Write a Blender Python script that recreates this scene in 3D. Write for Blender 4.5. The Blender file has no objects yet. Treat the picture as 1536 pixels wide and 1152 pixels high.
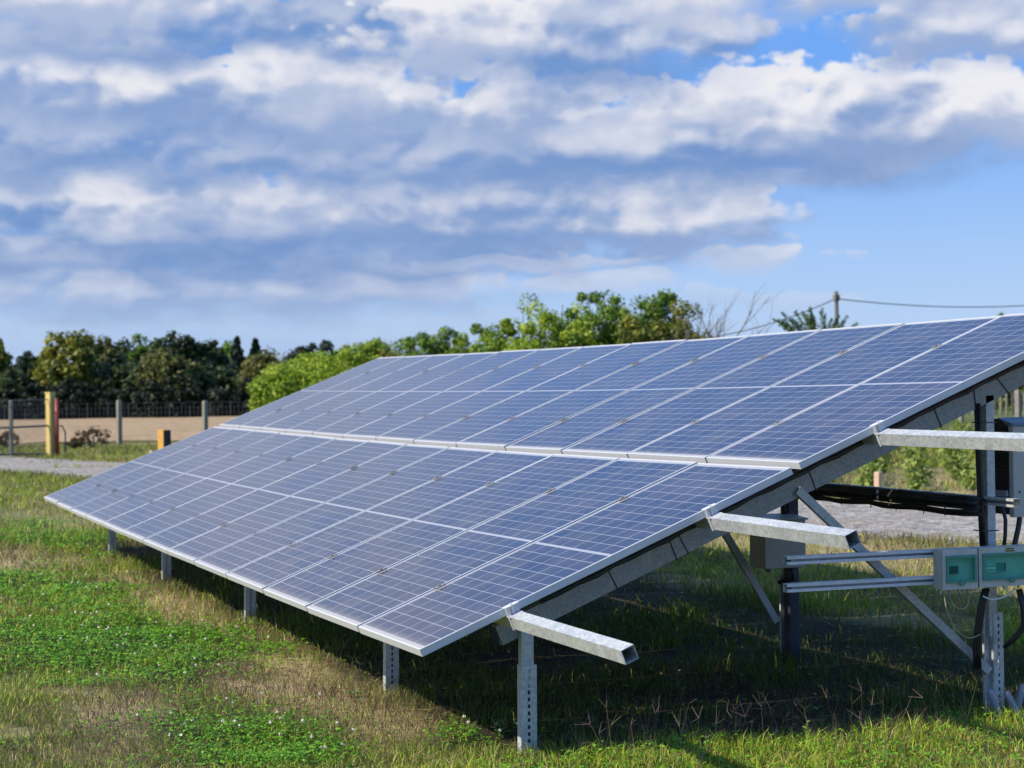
import bpy, math, random
import numpy as np
from mathutils import Vector, Matrix
SC = bpy.context.scene
COL = SC.collection
R = math.radians
random.seed(7)
RNG = np.random.default_rng(11)

# ------------------------------------------------------------------ camera
CAM = np.array([8.134, -2.610, 1.70])
RIGHT = np.array([0.35267281, 0.93565296, -0.01324482])
DOWN = np.array([-0.00560198, -0.01204291, -0.99991179])
FWD = np.array([-0.93572993, 0.3527159, 0.00099431])
FPX = 2888.4
cd = bpy.data.cameras.new('camera'); cam = bpy.data.objects.new('camera', cd); COL.objects.link(cam)
M = Matrix.Identity(4)
for i in range(3):
    M[i][0], M[i][1], M[i][2], M[i][3] = RIGHT[i], -DOWN[i], -FWD[i], CAM[i]
cam.matrix_world = M
cd.sensor_width = 36; cd.lens = 36 * FPX / 1536; cd.clip_end = 5000; cd.clip_start = .1
cd.dof.use_dof = True; cd.dof.focus_distance = 9.6; cd.dof.aperture_fstop = 4.6; cd.dof.aperture_blades = 0
SC.camera = cam

# ------------------------------------------------------------------ light
SUN_EL = R(39.0)
sun_h = np.array([-0.06, -1.0]); sun_h /= np.linalg.norm(sun_h)
SUN = Vector((sun_h[0] * math.cos(SUN_EL), sun_h[1] * math.cos(SUN_EL), math.sin(SUN_EL)))
sl = bpy.data.lights.new('sun', 'SUN'); sl.energy = 5.0; sl.angle = R(.53); sl.color = (1, .915, .77)
so = bpy.data.objects.new('sun', sl); COL.objects.link(so)
so.rotation_euler = SUN.to_track_quat('Z', 'Y').to_euler(); so.location = (0, -20, 30)
SC.view_settings.view_transform = 'Standard'; SC.view_settings.look = 'None'
SC.view_settings.exposure = 0.38; SC.view_settings.gamma = 1
SKY_S = 0.10

# ------------------------------------------------------------------ node helper
class NT:
    def __init__(s, tree): s.t = tree; s.n = tree.nodes; s.l = tree.links
    def new(s, typ, **kw):
        n = s.n.new(typ)
        for k, v in kw.items():
            if hasattr(n, k): setattr(n, k, v)
        return n
    def put(s, sock, v):
        if v is None: return
        if isinstance(v, bpy.types.NodeSocket): s.l.new(v, sock)
        else: sock.default_value = v
    def m(s, op, a, b=None, c=None, clamp=False):
        n = s.n.new('ShaderNodeMath'); n.operation = op; n.use_clamp = clamp
        for i, v in enumerate((a, b, c)): s.put(n.inputs[i], v)
        return n.outputs[0]
    def vm(s, op, a, b=None):
        n = s.n.new('ShaderNodeVectorMath'); n.operation = op
        s.put(n.inputs[0], a); s.put(n.inputs[1], b)
        return n.outputs['Value'] if op in ('DOT_PRODUCT', 'LENGTH') else n.outputs[0]
    def ss(s, v, lo, hi, a=0., b=1.):
        n = s.n.new('ShaderNodeMapRange'); n.interpolation_type = 'SMOOTHSTEP'
        for i, q in enumerate((v, lo, hi, a, b)): s.put(n.inputs[i], q)
        return n.outputs[0]
    def lin(s, v, lo, hi, a=0., b=1.):
        n = s.n.new('ShaderNodeMapRange')
        for i, q in enumerate((v, lo, hi, a, b)): s.put(n.inputs[i], q)
        return n.outputs[0]
    def mix(s, f, a, b, blend='MIX'):
        n = s.n.new('ShaderNodeMix'); n.data_type = 'RGBA'; n.blend_type = blend
        s.put(n.inputs[0], f)
        for i, v in ((6, a), (7, b)):
            if not isinstance(v, bpy.types.NodeSocket): v = tuple(v) + (1,) * (4 - len(v))
            s.put(n.inputs[i], v)
        return n.outputs[2]
    def noise(s, vec, scale, detail=4, rough=.5, dist=0., dims='3D'):
        n = s.n.new('ShaderNodeTexNoise'); n.noise_dimensions = dims
        s.put(n.inputs['Vector'], vec)
        n.inputs['Scale'].default_value = scale; n.inputs['Detail'].default_value = detail
        n.inputs['Roughness'].default_value = rough; n.inputs['Distortion'].default_value = dist
        return n.outputs[0], n.outputs[1]
    def xyz(s, x, y, z=0.):
        n = s.n.new('ShaderNodeCombineXYZ')
        for i, v in enumerate((x, y, z)): s.put(n.inputs[i], v)
        return n.outputs[0]
    def sep(s, v):
        n = s.n.new('ShaderNodeSeparateXYZ'); s.put(n.inputs[0], v); return n.outputs

# ------------------------------------------------------------------ world: Nishita sky with clouds laid out by azimuth and elevation
world = bpy.data.worlds.new('World'); SC.world = world; world.use_nodes = True
W = NT(world.node_tree)
bg = W.n['Background']; bg.inputs[1].default_value = SKY_S
sky = W.new('ShaderNodeTexSky'); sky.sky_type = 'NISHITA'; sky.sun_disc = False
sky.sun_elevation = SUN_EL; sky.sun_rotation = math.atan2(sun_h[0], sun_h[1]); sky.altitude = 100
sky.air_density = 1.0; sky.dust_density = 0.6; sky.ozone_density = 2.5
tc = W.new('ShaderNodeTexCoord'); D = tc.outputs['Generated']
fh = FWD[:2] / np.linalg.norm(FWD[:2])
b_ = W.vm('DOT_PRODUCT', D, (fh[0], fh[1], 0)); a_ = W.vm('DOT_PRODUCT', D, (-fh[1] * -1, -fh[0], 0))
a_ = W.vm('DOT_PRODUCT', D, (fh[1], -fh[0], 0))
az = W.m('MULTIPLY', W.m('ARCTAN2', a_, b_), 57.2958)
dz = W.sep(D)[2]
el = W.m('MULTIPLY', W.m('ARCSINE', dz), 57.2958)
# domain warp gives the billowing edges
P0 = W.xyz(az, W.m('ADD', W.m('MULTIPLY', el, 1.35), W.m('MULTIPLY', W.m('LOGARITHM', W.m('ADD', W.m('MAXIMUM', el, 0.), 1.), 2.71828), 2.0)), 0.)
n1f, n1c = W.noise(P0, .42, 4, .45, dims='2D')
n2f, _ = W.noise(W.vm('ADD', P0, (31.7, 8.3, 4.1)), .36, 3, .42, dims='2D')
def billow(vec, scale, smooth):
    v = W.new('ShaderNodeTexVoronoi', feature='SMOOTH_F1', voronoi_dimensions='2D'); W.put(v.inputs['Vector'], vec); v.inputs['Scale'].default_value = scale
    v.inputs['Smoothness'].default_value = smooth; return W.m('SUBTRACT', .5, v.outputs['Distance'])
PW_ = W.vm('ADD', P0, W.vm('MULTIPLY', n1c, (1.2, 1.0, 0)))
n3f, _ = W.noise(P0, 1.9, 5, .55, dims='2D')
bil = W.m('ADD', W.m('ADD', W.m('MULTIPLY', billow(PW_, .62, .5), .8), W.m('MULTIPLY', billow(W.vm('ADD', PW_, (7, 3, 0)), 1.5, .5), .55)), W.m('MULTIPLY', W.m('SUBTRACT', n3f, .5), .7))
# relief: where the cloud thins upwards and to the left it faces the sun
n4a, _ = W.noise(PW_, .44, 5, .43, dims='2D'); n4b, _ = W.noise(W.vm('ADD', PW_, (-.22, .55, 0)), .44, 5, .43, dims='2D')
lit = W.m('MULTIPLY', W.m('SUBTRACT', n4a, n4b), 3.7)
hole = W.m('MULTIPLY', W.m('SUBTRACT', n4a, .5), -.8)
azw = W.m('ADD', az, W.m('MULTIPLY', W.m('SUBTRACT', n1f, .5), 4.6))
elw = W.m('ADD', el, W.m('MULTIPLY', W.m('SUBTRACT', n2f, .5), W.lin(el, 1., 9., .7, 1.7)))
WHITE = tuple(v / SKY_S for v in (.655, .655, .69)); GREY = tuple(v / SKY_S for v in (.132, .236, .465))
cur = W.mix(W.ss(el, 0., 10.), tuple(v / SKY_S for v in (.33, .48, .75)), tuple(v / SKY_S for v in (.10, .29, .74)))
cur = W.mix(.8, sky.outputs[0], cur)
def px(x, y): return (x - 768) * .01984, (579 - .0132 * (x - 768) - y) * .01984
# cx, cy, rx, ry in photo pixels; white, grey amounts; tilt; opacity
CLOUDS = [
 (420, 505, 500, 34, .5, .25, 0, .28), (330, 436, 380, 36, .85, .20, 0, .8), (150, 430, 60, 18, .95, .55, 0, .7), (600, 432, 120, 14, .8, .55, 0, .5),
 (880, 424, 110, 14, .85, .6, 0, .55), (1150, 450, 110, 14, .7, .5, 0, .35),
 (80, 382, 280, 26, .98, .45, 0, .85), (420, 392, 460, 34, .55, .0, 0, .8), (780, 396, 130, 10, .85, .6, 0, .55),
 (1140, 386, 56, 20, .90, .55, 0, .75), (1185, 355, 16, 8, .8, .6, 0, .4), (1250, 388, 18, 9, .8, .6, 0, .3),
 (360, 330, 460, 58, .90, .0, 0, .95), (230, 322, 120, 34, 1.0, .35, 0, .8), (560, 300, 200, 46, 1.0, .3, 0, .9), (800, 315, 240, 56, .92, .05, 0, .92), (1020, 322, 130, 56, .98, .15, 0, .92),
 (1215, 262, 200, 18, .82, .45, .15, .8), (1330, 236, 80, 18, .95, .5, .05, .8),
 (50, 258, 110, 30, 1.0, .35, 0, .9), (300, 215, 420, 58, .72, .0, 0, .9), (760, 240, 400, 44, .50, .05, 0, .9),
 (1060, 208, 310, 68, 1.0, .0, 0, .97), (930, 176, 110, 44, 1.1, .55, 0, .9), (1130, 158, 110, 46, 1.1, .5, 0, .9), (1380, 180, 210, 66, 1.0, .12, 0, .96), (1510, 180, 90, 44, 1.05, .35, 0, .9),
 (120, 128, 230, 66, 1.0, .15, 0, .93), (270, 130, 110, 50, 1.05, .4, 0, .85), (430, 150, 250, 66, .96, .08, 0, .92), (500, 128, 100, 52, 1.05, .45, 0, .85), (745, 165, 120, 48, 1.02, .2, 0, .95),
 (250, 48, 330, 48, .62, .0, 0, .9), (110, 28, 150, 40, 1.0, .4, 0, .9), (520, 40, 130, 40, .45, .0, 0, .8),
 (850, 60, 220, 70, 1.0, .0, 0, .96), (690, 52, 120, 48, 1.05, .4, 0, .88), (1000, 14, 170, 36, .92, .45, 0, .9),
 (1460, 54, 150, 46, .95, .2, 0, .95), (1360, 0, 170, 30, .75, .3, 0, .85),
]
gw = lit; al = n1f
for (cx, cy, rx, ry, wh, gr, tilt, op) in CLOUDS:
    ca, ce = px(cx, cy); ra, re = rx * .01984, ry * .01984
    # chained on the cloud before it, so that the shader needs few values at once
    u = W.m('SUBTRACT', W.m('MULTIPLY_ADD', al, 1e-7, azw), ca)
    v = W.m('SUBTRACT', W.m('MULTIPLY_ADD', u, -tilt if tilt else 1e-7, elw), ce)
    un = W.m('DIVIDE', u, ra * 1.12); vn = W.m('DIVIDE', v, re * 1.12)
    r = W.m('SQRT', W.m('ADD', W.m('MULTIPLY', un, un), W.m('MULTIPLY', vn, vn)))
    r = W.m('ADD', W.m('SUBTRACT', r, W.m('MULTIPLY', bil, W.ss(vn, -.7, .3, .2, .9))), hole)
    soft = W.ss(vn, -.8, .5, .55, .14)                 # crisp tops, soft bases
    al = W.ss(r, W.m('ADD', 1.02, soft), W.m('SUBTRACT', 1.02, soft), 0., op)
    sh = W.ss(W.m('ADD', vn, W.m('MULTIPLY', gw, W.ss(vn, -1., .4, .3, 1.0))), -.65, .8, gr, wh)
    cc = W.mix(sh, GREY, WHITE)
    cur = W.mix(al, cur, cc)
# the rest of the sky, outside the frame: broken cloud on a flat layer
pl = W.vm('SCALE', D, None); pl.node.inputs[3].default_value = 1
inv = W.m('DIVIDE', 1., W.m('ADD', W.m('MAXIMUM', dz, 0.), .10))
q = W.xyz(W.m('MULTIPLY', W.sep(D)[0], inv), W.m('MULTIPLY', W.sep(D)[1], inv), 0.)
gf, gc = W.noise(q, 1.15, 7, .58, dims='2D')
gf2, _ = W.noise(W.vm('ADD', q, (.10, .16, 0)), 1.15, 5, .55, dims='2D')
gal = W.ss(W.m('ADD', gf, W.m('ADD', W.lin(az, -14., 9., .075, -.26), W.ss(W.m('ABSOLUTE', az), 40., 80., 0., -.10))), .50, .63, 0., .95)  # unseen cover thinned for deeper shade and bluer panel reflections
gsh = W.lin(W.m('SUBTRACT', gf, gf2), -.10, .10, .25, 1.0)
outm = W.m('MAXIMUM', W.ss(el, 11.3, 14.5), W.ss(W.m('ABSOLUTE', az), 15.5, 20.))
outm = W.m('MULTIPLY', outm, W.ss(el, 1., 6.))
cur = W.mix(W.m('MULTIPLY', gal, outm), cur, W.mix(gsh, GREY, WHITE))
W.put(bg.inputs[0], cur)
world.cycles.sampling_method = 'MANUAL'; world.cycles.sample_map_resolution = 512

# ------------------------------------------------------------------ mesh + tag helpers
def setlab(o, label=None, cat=None, group=None, kind=None):
    for k, v in (('label', label), ('category', cat), ('group', group), ('kind', kind)):
        if v: o[k] = v
    return o
def empty(name, loc, label, cat, group=None):
    o = bpy.data.objects.new(name, None); COL.objects.link(o); o.location = loc; o.empty_display_size = .1
    return setlab(o, label, cat, group)
class MB:
    def __init__(s): s.v = []; s.f = []; s.mi = []
    def add(s, vs, fs, mi=0):
        b = len(s.v); s.v += [tuple(p) for p in vs]
        s.f += [tuple(b + i for i in f) for f in fs]; s.mi += [mi] * len(fs); return s
    def box(s, lo, hi, mi=0, T=None):
        x0, y0, z0 = lo; x1, y1, z1 = hi
        vs = [(x0, y0, z0), (x1, y0, z0), (x1, y1, z0), (x0, y1, z0), (x0, y0, z1), (x1, y0, z1), (x1, y1, z1), (x0, y1, z1)]
        if T is not None: vs = [tuple(T @ Vector(p)) for p in vs]
        return s.add(vs, [(0, 3, 2, 1), (4, 5, 6, 7), (0, 1, 5, 4), (1, 2, 6, 5), (2, 3, 7, 6), (3, 0, 4, 7)], mi)
    def tube(s, pts, rad, n=8, mi=0, cap=True):
        pts = [Vector(p) for p in pts]
        rad = rad if hasattr(rad, '__len__') else [rad] * len(pts)
        b = len(s.v); up = None
        for i, p in enumerate(pts):
            t = (pts[min(i + 1, len(pts) - 1)] - pts[max(i - 1, 0)]).normalized()
            if up is None:
                up = t.orthogonal().normalized()
            else:
                up = (up - t * up.dot(t)).normalized()
            w = t.cross(up)
            for k in range(n):
                a = 2 * math.pi * k / n
                s.v.append(tuple(p + (up * math.cos(a) + w * math.sin(a)) * rad[i]))
        for i in range(len(pts) - 1):
            for k in range(n):
                k2 = (k + 1) % n
                s.f.append((b + i * n + k, b + i * n + k2, b + (i + 1) * n + k2, b + (i + 1) * n + k)); s.mi.append(mi)
        if cap:
            s.f.append(tuple(b + k for k in reversed(range(n)))); s.mi.append(mi)
            s.f.append(tuple(b + (len(pts) - 1) * n + k for k in range(n))); s.mi.append(mi)
        return s
    def build(s, name, mats, parent=None, smooth=False, bevel=0, loc=None):
        me = bpy.data.meshes.new(name); me.from_pydata(s.v, [], s.f); me.update()
        for m in (mats if isinstance(mats, (list, tuple)) else [mats]): me.materials.append(m)
        me.polygons.foreach_set('material_index', s.mi)
        if smooth: me.polygons.foreach_set('use_smooth', [True] * len(me.polygons))
        o = bpy.data.objects.new(name, me); COL.objects.link(o)
        if bevel:
            md = o.modifiers.new('bevel', 'BEVEL'); md.width = bevel; md.segments = 2; md.limit_method = 'ANGLE'
        if loc is not None: o.location = loc
        if parent is not None:
            o.parent = parent
        return o
def rel(parent, pts):
    return [Vector(p) - parent.location for p in pts]
def frame_T(a, b, xaxis=Vector((1, 0, 0))):
    """local z runs from a to b, local x near world X"""
    a = Vector(a); b = Vector(b); z = (b - a).normalized(); y = z.cross(xaxis).normalized(); x = y.cross(z).normalized()
    T = Matrix((x, y, z)).transposed().to_4x4(); T.translation = a
    return T, (b - a).length
def np_mesh(name, co, tris, mats, col=None, parent=None, mi=None, quads=None):
    me = bpy.data.meshes.new(name)
    F = quads if quads is not None else tris; k = F.shape[1]
    me.vertices.add(len(co)); me.vertices.foreach_set('co', np.asarray(co, np.float32).ravel())
    me.loops.add(F.size); me.loops.foreach_set('vertex_index', F.astype(np.int32).ravel())
    me.polygons.add(len(F)); me.polygons.foreach_set('loop_start', np.arange(0, F.size, k, dtype=np.int32))
    me.polygons.foreach_set('loop_total', np.full(len(F), k, np.int32))
    for m in (mats if isinstance(mats, (list, tuple)) else [mats]): me.materials.append(m)
    if mi is not None: me.polygons.foreach_set('material_index', mi.astype(np.int32))
    me.update(calc_edges=True)
    if col is not None:
        at = me.color_attributes.new('col', 'FLOAT_COLOR', 'POINT')
        c4 = np.ones((len(co), 4), np.float32); c4[:, :3] = col
        at.data.foreach_set('color', c4.ravel())
    o = bpy.data.objects.new(name, me); COL.objects.link(o)
    if parent is not None: o.parent = parent
    return o

# ------------------------------------------------------------------ materials
def mat(name, base=(.5, .5, .5), rough=.6, metal=0., spec=.5):
    m = bpy.data.materials.new(name); m.use_nodes = True
    N = NT(m.node_tree); p = N.n['Principled BSDF']
    p.inputs['Base Color'].default_value = tuple(base) + (1,); p.inputs['Roughness'].default_value = rough
    p.inputs['Metallic'].default_value = metal; p.inputs['Specular IOR Level'].default_value = spec
    return m, N, p
def mottled(name, c1, c2, scale=20, rough=.6, metal=0., bump=0., stretch=None, detail=5, rr=.15):
    m, N, p = mat(name, c1, rough, metal)
    t = N.new('ShaderNodeTexCoord').outputs['Object']
    if stretch: t = N.vm('MULTIPLY', t, stretch)
    f, c = N.noise(t, scale, detail, .6)
    g = N.ss(f, .3, .7)
    N.put(p.inputs['Base Color'], N.mix(g, c1, c2))
    N.put(p.inputs['Roughness'], N.lin(f, .2, .8, rough - rr, rough + rr))
    if bump:
        b = N.new('ShaderNodeBump'); b.inputs['Strength'].default_value = bump; b.inputs['Distance'].default_value = .01
        N.put(b.inputs['Height'], f); N.put(p.inputs['Normal'], b.outputs[0])
    return m
def attr_leaf(name, trans=.35, rough=.55, spec=.3):
    m, N, p = mat(name, (.1, .2, .04), rough, 0, spec)
    a = N.new('ShaderNodeVertexColor'); a.layer_name = 'col'
    N.put(p.inputs['Base Color'], a.outputs[0])
    tr = N.new('ShaderNodeBsdfTranslucent'); N.put(tr.inputs[0], N.mix(.6, a.outputs[0], (.9, 1, .35), 'MULTIPLY'))
    mx = N.new('ShaderNodeMixShader'); mx.inputs[0].default_value = trans
    N.l.new(p.outputs[0], mx.inputs[1]); N.l.new(tr.outputs[0], mx.inputs[2])
    N.l.new(mx.outputs[0], N.n['Material Output'].inputs[0])
    return m
M_ALU = mottled('anodised_aluminium', (.66, .665, .67), (.58, .585, .59), 9, .45, .3, stretch=(1, .2, 1))
M_CLAMPGREY = mottled('clamp_grey_metal', (.28, .28, .28), (.18, .18, .18), 60, .55, .4)  # dark grey metal for the mid clamps
M_ALUBR = mottled('bright_aluminium', (.68, .68, .69), (.58, .58, .60), 25, .45, .25)
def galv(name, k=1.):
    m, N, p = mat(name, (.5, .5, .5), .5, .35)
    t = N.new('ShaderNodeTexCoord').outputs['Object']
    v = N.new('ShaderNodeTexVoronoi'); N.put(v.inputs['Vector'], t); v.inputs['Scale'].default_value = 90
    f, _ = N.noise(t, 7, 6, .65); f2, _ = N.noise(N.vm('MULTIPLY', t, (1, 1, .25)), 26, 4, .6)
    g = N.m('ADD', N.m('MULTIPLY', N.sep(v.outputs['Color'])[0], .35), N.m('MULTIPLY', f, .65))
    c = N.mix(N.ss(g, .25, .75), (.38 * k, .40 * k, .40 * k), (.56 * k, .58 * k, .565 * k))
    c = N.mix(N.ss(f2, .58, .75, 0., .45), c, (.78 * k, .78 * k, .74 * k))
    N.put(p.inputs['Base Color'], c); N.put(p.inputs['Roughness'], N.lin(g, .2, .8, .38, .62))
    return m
M_GALV = galv('galvanised_steel'); M_GALVD = galv('dull_galvanised_steel', .85)
M_GALVR = galv('shaded_rafter_steel', .58)  # darker copy for the rafters, shade under the panels put into it
M_BLACK = mottled('black_cable', (.012, .012, .013), (.025, .025, .026), 30, .5)
M_HOLE = mat('hollow_dark', (.02, .02, .022), .8)[0]
M_BOXGREY = mottled('beige_plastic', (.56, .55, .48), (.48, .47, .42), 14, .5)
M_BOXGREY2 = mottled('beige_painted_steel', (.46, .44, .37), (.40, .38, .32), 9, .5)
M_INV = mottled('light_grey_paint', (.47, .455, .40), (.42, .41, .36), 6, .45)
M_HEAT = mottled('dark_heatsink', (.05, .05, .05), (.035, .035, .036), 30, .5, .3)
M_LIDSKY = mottled('lid_sky_tint', (.22, .25, .33), (.18, .21, .29), 8, .4)  # sky reflection on the inverter lid put into its colour as blue
M_STICK = mat('yellow_sticker', (.62, .56, .26), .6)[0]
M_STICKW = mat('pale_sticker', (.62, .56, .44), .6)[0]
M_INK = mat('black_print', (.03, .03, .03), .6)[0]
M_RED = mat('red_print', (.45, .12, .06), .6)[0]
M_WIREB = mat('beige_cable', (.36, .33, .22), .55)[0]
M_WHITEPL = mat('white_plastic', (.75, .74, .70), .4)[0]
M_METER = mat('pale_meter_plastic', (.62, .66, .64), .4)[0]
M_BREAKER = mat('dark_grey_switch', (.04, .045, .05), .4)[0]
M_BREAKG = mat('mid_grey_switch', (.16, .2, .23), .4)[0]
def green_win():
    m, N, p = mat('green_window_plastic', (.09, .36, .29), .2)
    t = N.new('ShaderNodeBsdfTransparent'); t.inputs[0].default_value = (.76, 1.0, .94, 1)
    mx = N.new('ShaderNodeMixShader'); mx.inputs[0].default_value = .08
    N.l.new(t.outputs[0], mx.inputs[1]); N.l.new(p.outputs[0], mx.inputs[2]); N.l.new(mx.outputs[0], N.n['Material Output'].inputs[0])
    return m
M_GWIN = green_win()
M_GFRAME = mat('green_window_rim', (.06, .27, .21), .3)[0]
def cells():
    m, N, p = mat('solar_cells', (.02, .03, .1), .13)
    co = N.new('ShaderNodeTexCoord').outputs['Object']; s = N.sep(co); x, y = s[0], s[1]
    ri = N.new('ShaderNodeObjectInfo').outputs['Random']
    cx = N.m('DIVIDE', N.m('ADD', x, .48), .16)
    ay = N.m('SUBTRACT', N.m('ABSOLUTE', y), .008); cy = N.m('DIVIDE', ay, .0808)
    def line(c, pitch, w):
        fr = N.m('FRACT', c); d = N.m('MULTIPLY', N.m('MINIMUM', fr, N.m('SUBTRACT', 1., fr)), pitch)
        return N.m('LESS_THAN', d, w)
    lx = line(cx, .16, .0021); ly = line(cy, .0808, .0017)
    out = N.m('MAXIMUM', N.m('GREATER_THAN', N.m('ABSOLUTE', x), .4805), N.m('GREATER_THAN', ay, .9705))
    mid = N.m('LESS_THAN', ay, 0.)
    white = N.m('MAXIMUM', N.m('MAXIMUM', lx, ly), N.m('MAXIMUM', out, mid))
    bus = N.m('MULTIPLY', line(N.m('ADD', N.m('MULTIPLY', cx, 5.), .5), .032, .00035), .35)
    idv = N.xyz(N.m('FLOOR', cx), N.m('MULTIPLY', N.m('FLOOR', cy), N.m('SIGN', y)), N.m('MULTIPLY', ri, 57.))
    wn = N.new('ShaderNodeTexWhiteNoise'); N.put(wn.inputs[0], idv)
    off = N.vm('ADD', co, wn.outputs['Color'])
    vo = N.new('ShaderNodeTexVoronoi'); N.put(vo.inputs['Vector'], off); vo.inputs['Scale'].default_value = 70
    g = N.m('ADD', N.m('MULTIPLY', N.sep(vo.outputs['Color'])[0], .45), N.m('MULTIPLY', wn.outputs['Value'], .55))
    base = N.mix(g, (.008, .010, .026), (.016, .0205, .052))
    base = N.mix(N.m('MULTIPLY', ri, .5), base, (.026, .023, .040))
    base = N.mix(bus, base, (.45, .45, .5))
    c = N.mix(white, base, (.35, .35, .375))
    # dust film, heavier in a strip along the lower edge
    w = N.vm('ADD', co, N.xyz(N.m('MULTIPLY', ri, 31.), 0., 0.))
    df, _ = N.noise(w, 3.2, 6, .65); df2, _ = N.noise(w, 55, 3, .6)
    edge = N.ss(N.m('ADD', y, N.m('MULTIPLY', df, .06)), -.90, -.985, 0., .5)
    dust = N.m('ADD', N.m('ADD', N.ss(df, .3, .8, .03, .17), N.m('MULTIPLY', N.ss(df2, .62, .8), .05)), edge, clamp=True)
    c = N.mix(dust, c, (.40, .36, .32))
    N.put(p.inputs['Base Color'], c)
    N.put(p.inputs['Roughness'], N.m('ADD', N.lin(df, .2, .8, .10, .2), N.m('MULTIPLY', dust, .25)))
    p.inputs['IOR'].default_value = 1.33
    return m
M_CELL = cells()
M_BACK = mat('white_backsheet', (.6, .6, .58), .5)[0]
M_GRASS = attr_leaf('grass_blades', .35); M_LEAF = attr_leaf('leaves', .25); M_DRY = attr_leaf('dry_stalks', .2, .8, .1)
M_FLOWER = mat('white_flower_heads', (.74, .70, .58), .8)[0]
M_BARK = mottled('bark', (.10, .075, .05), (.05, .04, .03), 12, .9, bump=.5)
M_TWIG = mottled('grey_twigs', (.20, .17, .14), (.13, .11, .09), 12, .9)
M_YEL = mottled('yellow_paint', (.66, .50, .16), (.56, .42, .13), 6, .5)
M_REDP = mottled('red_paint', (.36, .05, .03), (.25, .04, .025), 6, .5)
M_ORAN = mottled('orange_paint', (.62, .34, .06), (.5, .27, .05), 8, .55)
M_PEACH = mottled('pale_wood', (.55, .38, .25), (.45, .30, .2), 9, .8)
M_GREYPOST = mottled('weathered_post', (.25, .235, .19), (.17, .16, .13), 5, .85)
M_STEELP = mottled('grey_gate_steel', (.10, .10, .10), (.07, .07, .07), 8, .6)
M_PIPE = mottled('grey_pipe', (.32, .33, .36), (.24, .25, .28), 12, .5)
M_DARKWOOD = mottled('dark_wood', (.05, .045, .04), (.03, .028, .025), 6, .9)
M_POLE = mottled('pole_concrete', (.20, .19, .17), (.14, .13, .12), 4, .9)

# ------------------------------------------------------------------ numeric noise
_NK = {}
def vnoise(x, y, scale, seed):
    if seed not in _NK:
        r = np.random.default_rng(seed); n = 22
        ang = r.uniform(0, 2 * np.pi, n); fr = np.exp(r.uniform(-.7, 1.1, n)); _NK[seed] = (np.cos(ang) * fr, np.sin(ang) * fr, r.uniform(0, 6.28, n), 1 / fr ** .5)
    kx, ky, ph, am = _NK[seed]
    out = np.zeros_like(x, dtype=float)
    for a, b, c, d in zip(kx, ky, ph, am): out += d * np.sin((x * a + y * b) / scale * 2.2 + c)
    return out / np.sqrt((am ** 2).sum() / 2) * .5          # about -1..1
def sstep(a, b, x):
    t = np.clip((x - a) / (b - a), 0, 1); return t * t * (3 - 2 * t)
def hground(x, y):
    x = np.asarray(x, float); y = np.asarray(y, float)
    near = sstep(-24, -15, x) * (1 - sstep(6, 9, y)) * (1 - sstep(4, 8, x))
    return near * (.022 * vnoise(x, y, 1.6, 3) + .012 * vnoise(x, y, .5, 4)) * (1 - .6 * np.exp(-((x + .1) ** 2 + (y - .54) ** 2) / .05))
def ell(x, y, cx, cy, rx, ry, soft=.65, ns=5, amp=.6):
    d = np.sqrt(((x - cx) / rx) ** 2 + ((y - cy) / ry) ** 2) + amp * (.7 * vnoise(x, y, .8, ns) + .5 * vnoise(x, y, .25, ns + 100))
    return 1 - sstep(1 - soft, 1 + soft, d)
def clover_mask(x, y):
    m = ell(x, y, -4.6, -.62, 2.1, .75); m = np.maximum(m, ell(x, y, -1.15, -.55, .55, .32))
    m = np.maximum(m, ell(x, y, -.72, .55, .26, .16)); m = np.maximum(m, ell(x, y, -8.3, -.5, 1.6, .5, amp=.6))
    m = np.maximum(m, .28 * ell(x, y, .55, 1.6, .45, 1.7, ns=77, amp=1.0) * (x > .04))
    return np.maximum(m, .9 * ell(x, y, -14.5, .2, 3.0, .5, amp=.6))
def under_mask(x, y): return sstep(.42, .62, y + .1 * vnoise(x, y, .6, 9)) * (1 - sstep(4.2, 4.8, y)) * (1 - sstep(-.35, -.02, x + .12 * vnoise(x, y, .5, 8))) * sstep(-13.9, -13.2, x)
def dry_mask(x, y):
    m = np.exp(-((y - .22 - .1 * vnoise(x, y, 1., 21)) / .28) ** 2) * sstep(-13, -9, x) * (1 - sstep(-1.2, -.5, x)) * .9
    m = np.maximum(m, ell(x, y, -2.5, -.05, 1.3, .3, ns=12)); m = np.maximum(m, .8 * ell(x, y, -2.0, -1.0, 1.3, .3, ns=13))
    m = np.maximum(m, .9 * ell(x, y, -11.5, -.4, 1.4, .5, ns=14, amp=.5)); m = np.maximum(m, .8 * ell(x, y, -18.5, .6, 2.2, .7, ns=15))
    m = np.maximum(m, .85 * sstep(5.6, 6.6, y + .35 * vnoise(x, y, .8, 18)) * (x < 6) * (x > -24))
    m = np.maximum(m, .6 * (vnoise(x, y, 1.3, 16) > .45))
    return m
ROAD = [((32, 34), 2.6), ((6, 16.5), 2.5), ((-9.5, 11.1), 2.3), ((-22, 6.9), 2.0), ((-34, 3.8), 1.9), ((-42, 1.6), 1.9), ((-50, -.6), 1.9)]
def road_dist(x, y):
    best = np.full(np.shape(x), 1e9)
    for (p, w0), (q, w1) in zip(ROAD[:-1], ROAD[1:]):
        p = np.array(p, float); q = np.array(q, float); d = q - p; L2 = d @ d
        t = np.clip(((x - p[0]) * d[0] + (y - p[1]) * d[1]) / L2, 0, 1)
        dd = np.hypot(x - p[0] - t * d[0], y - p[1] - t * d[1]) - (w0 + t * (w1 - w0))
        best = np.minimum(best, dd)
    return best
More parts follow.
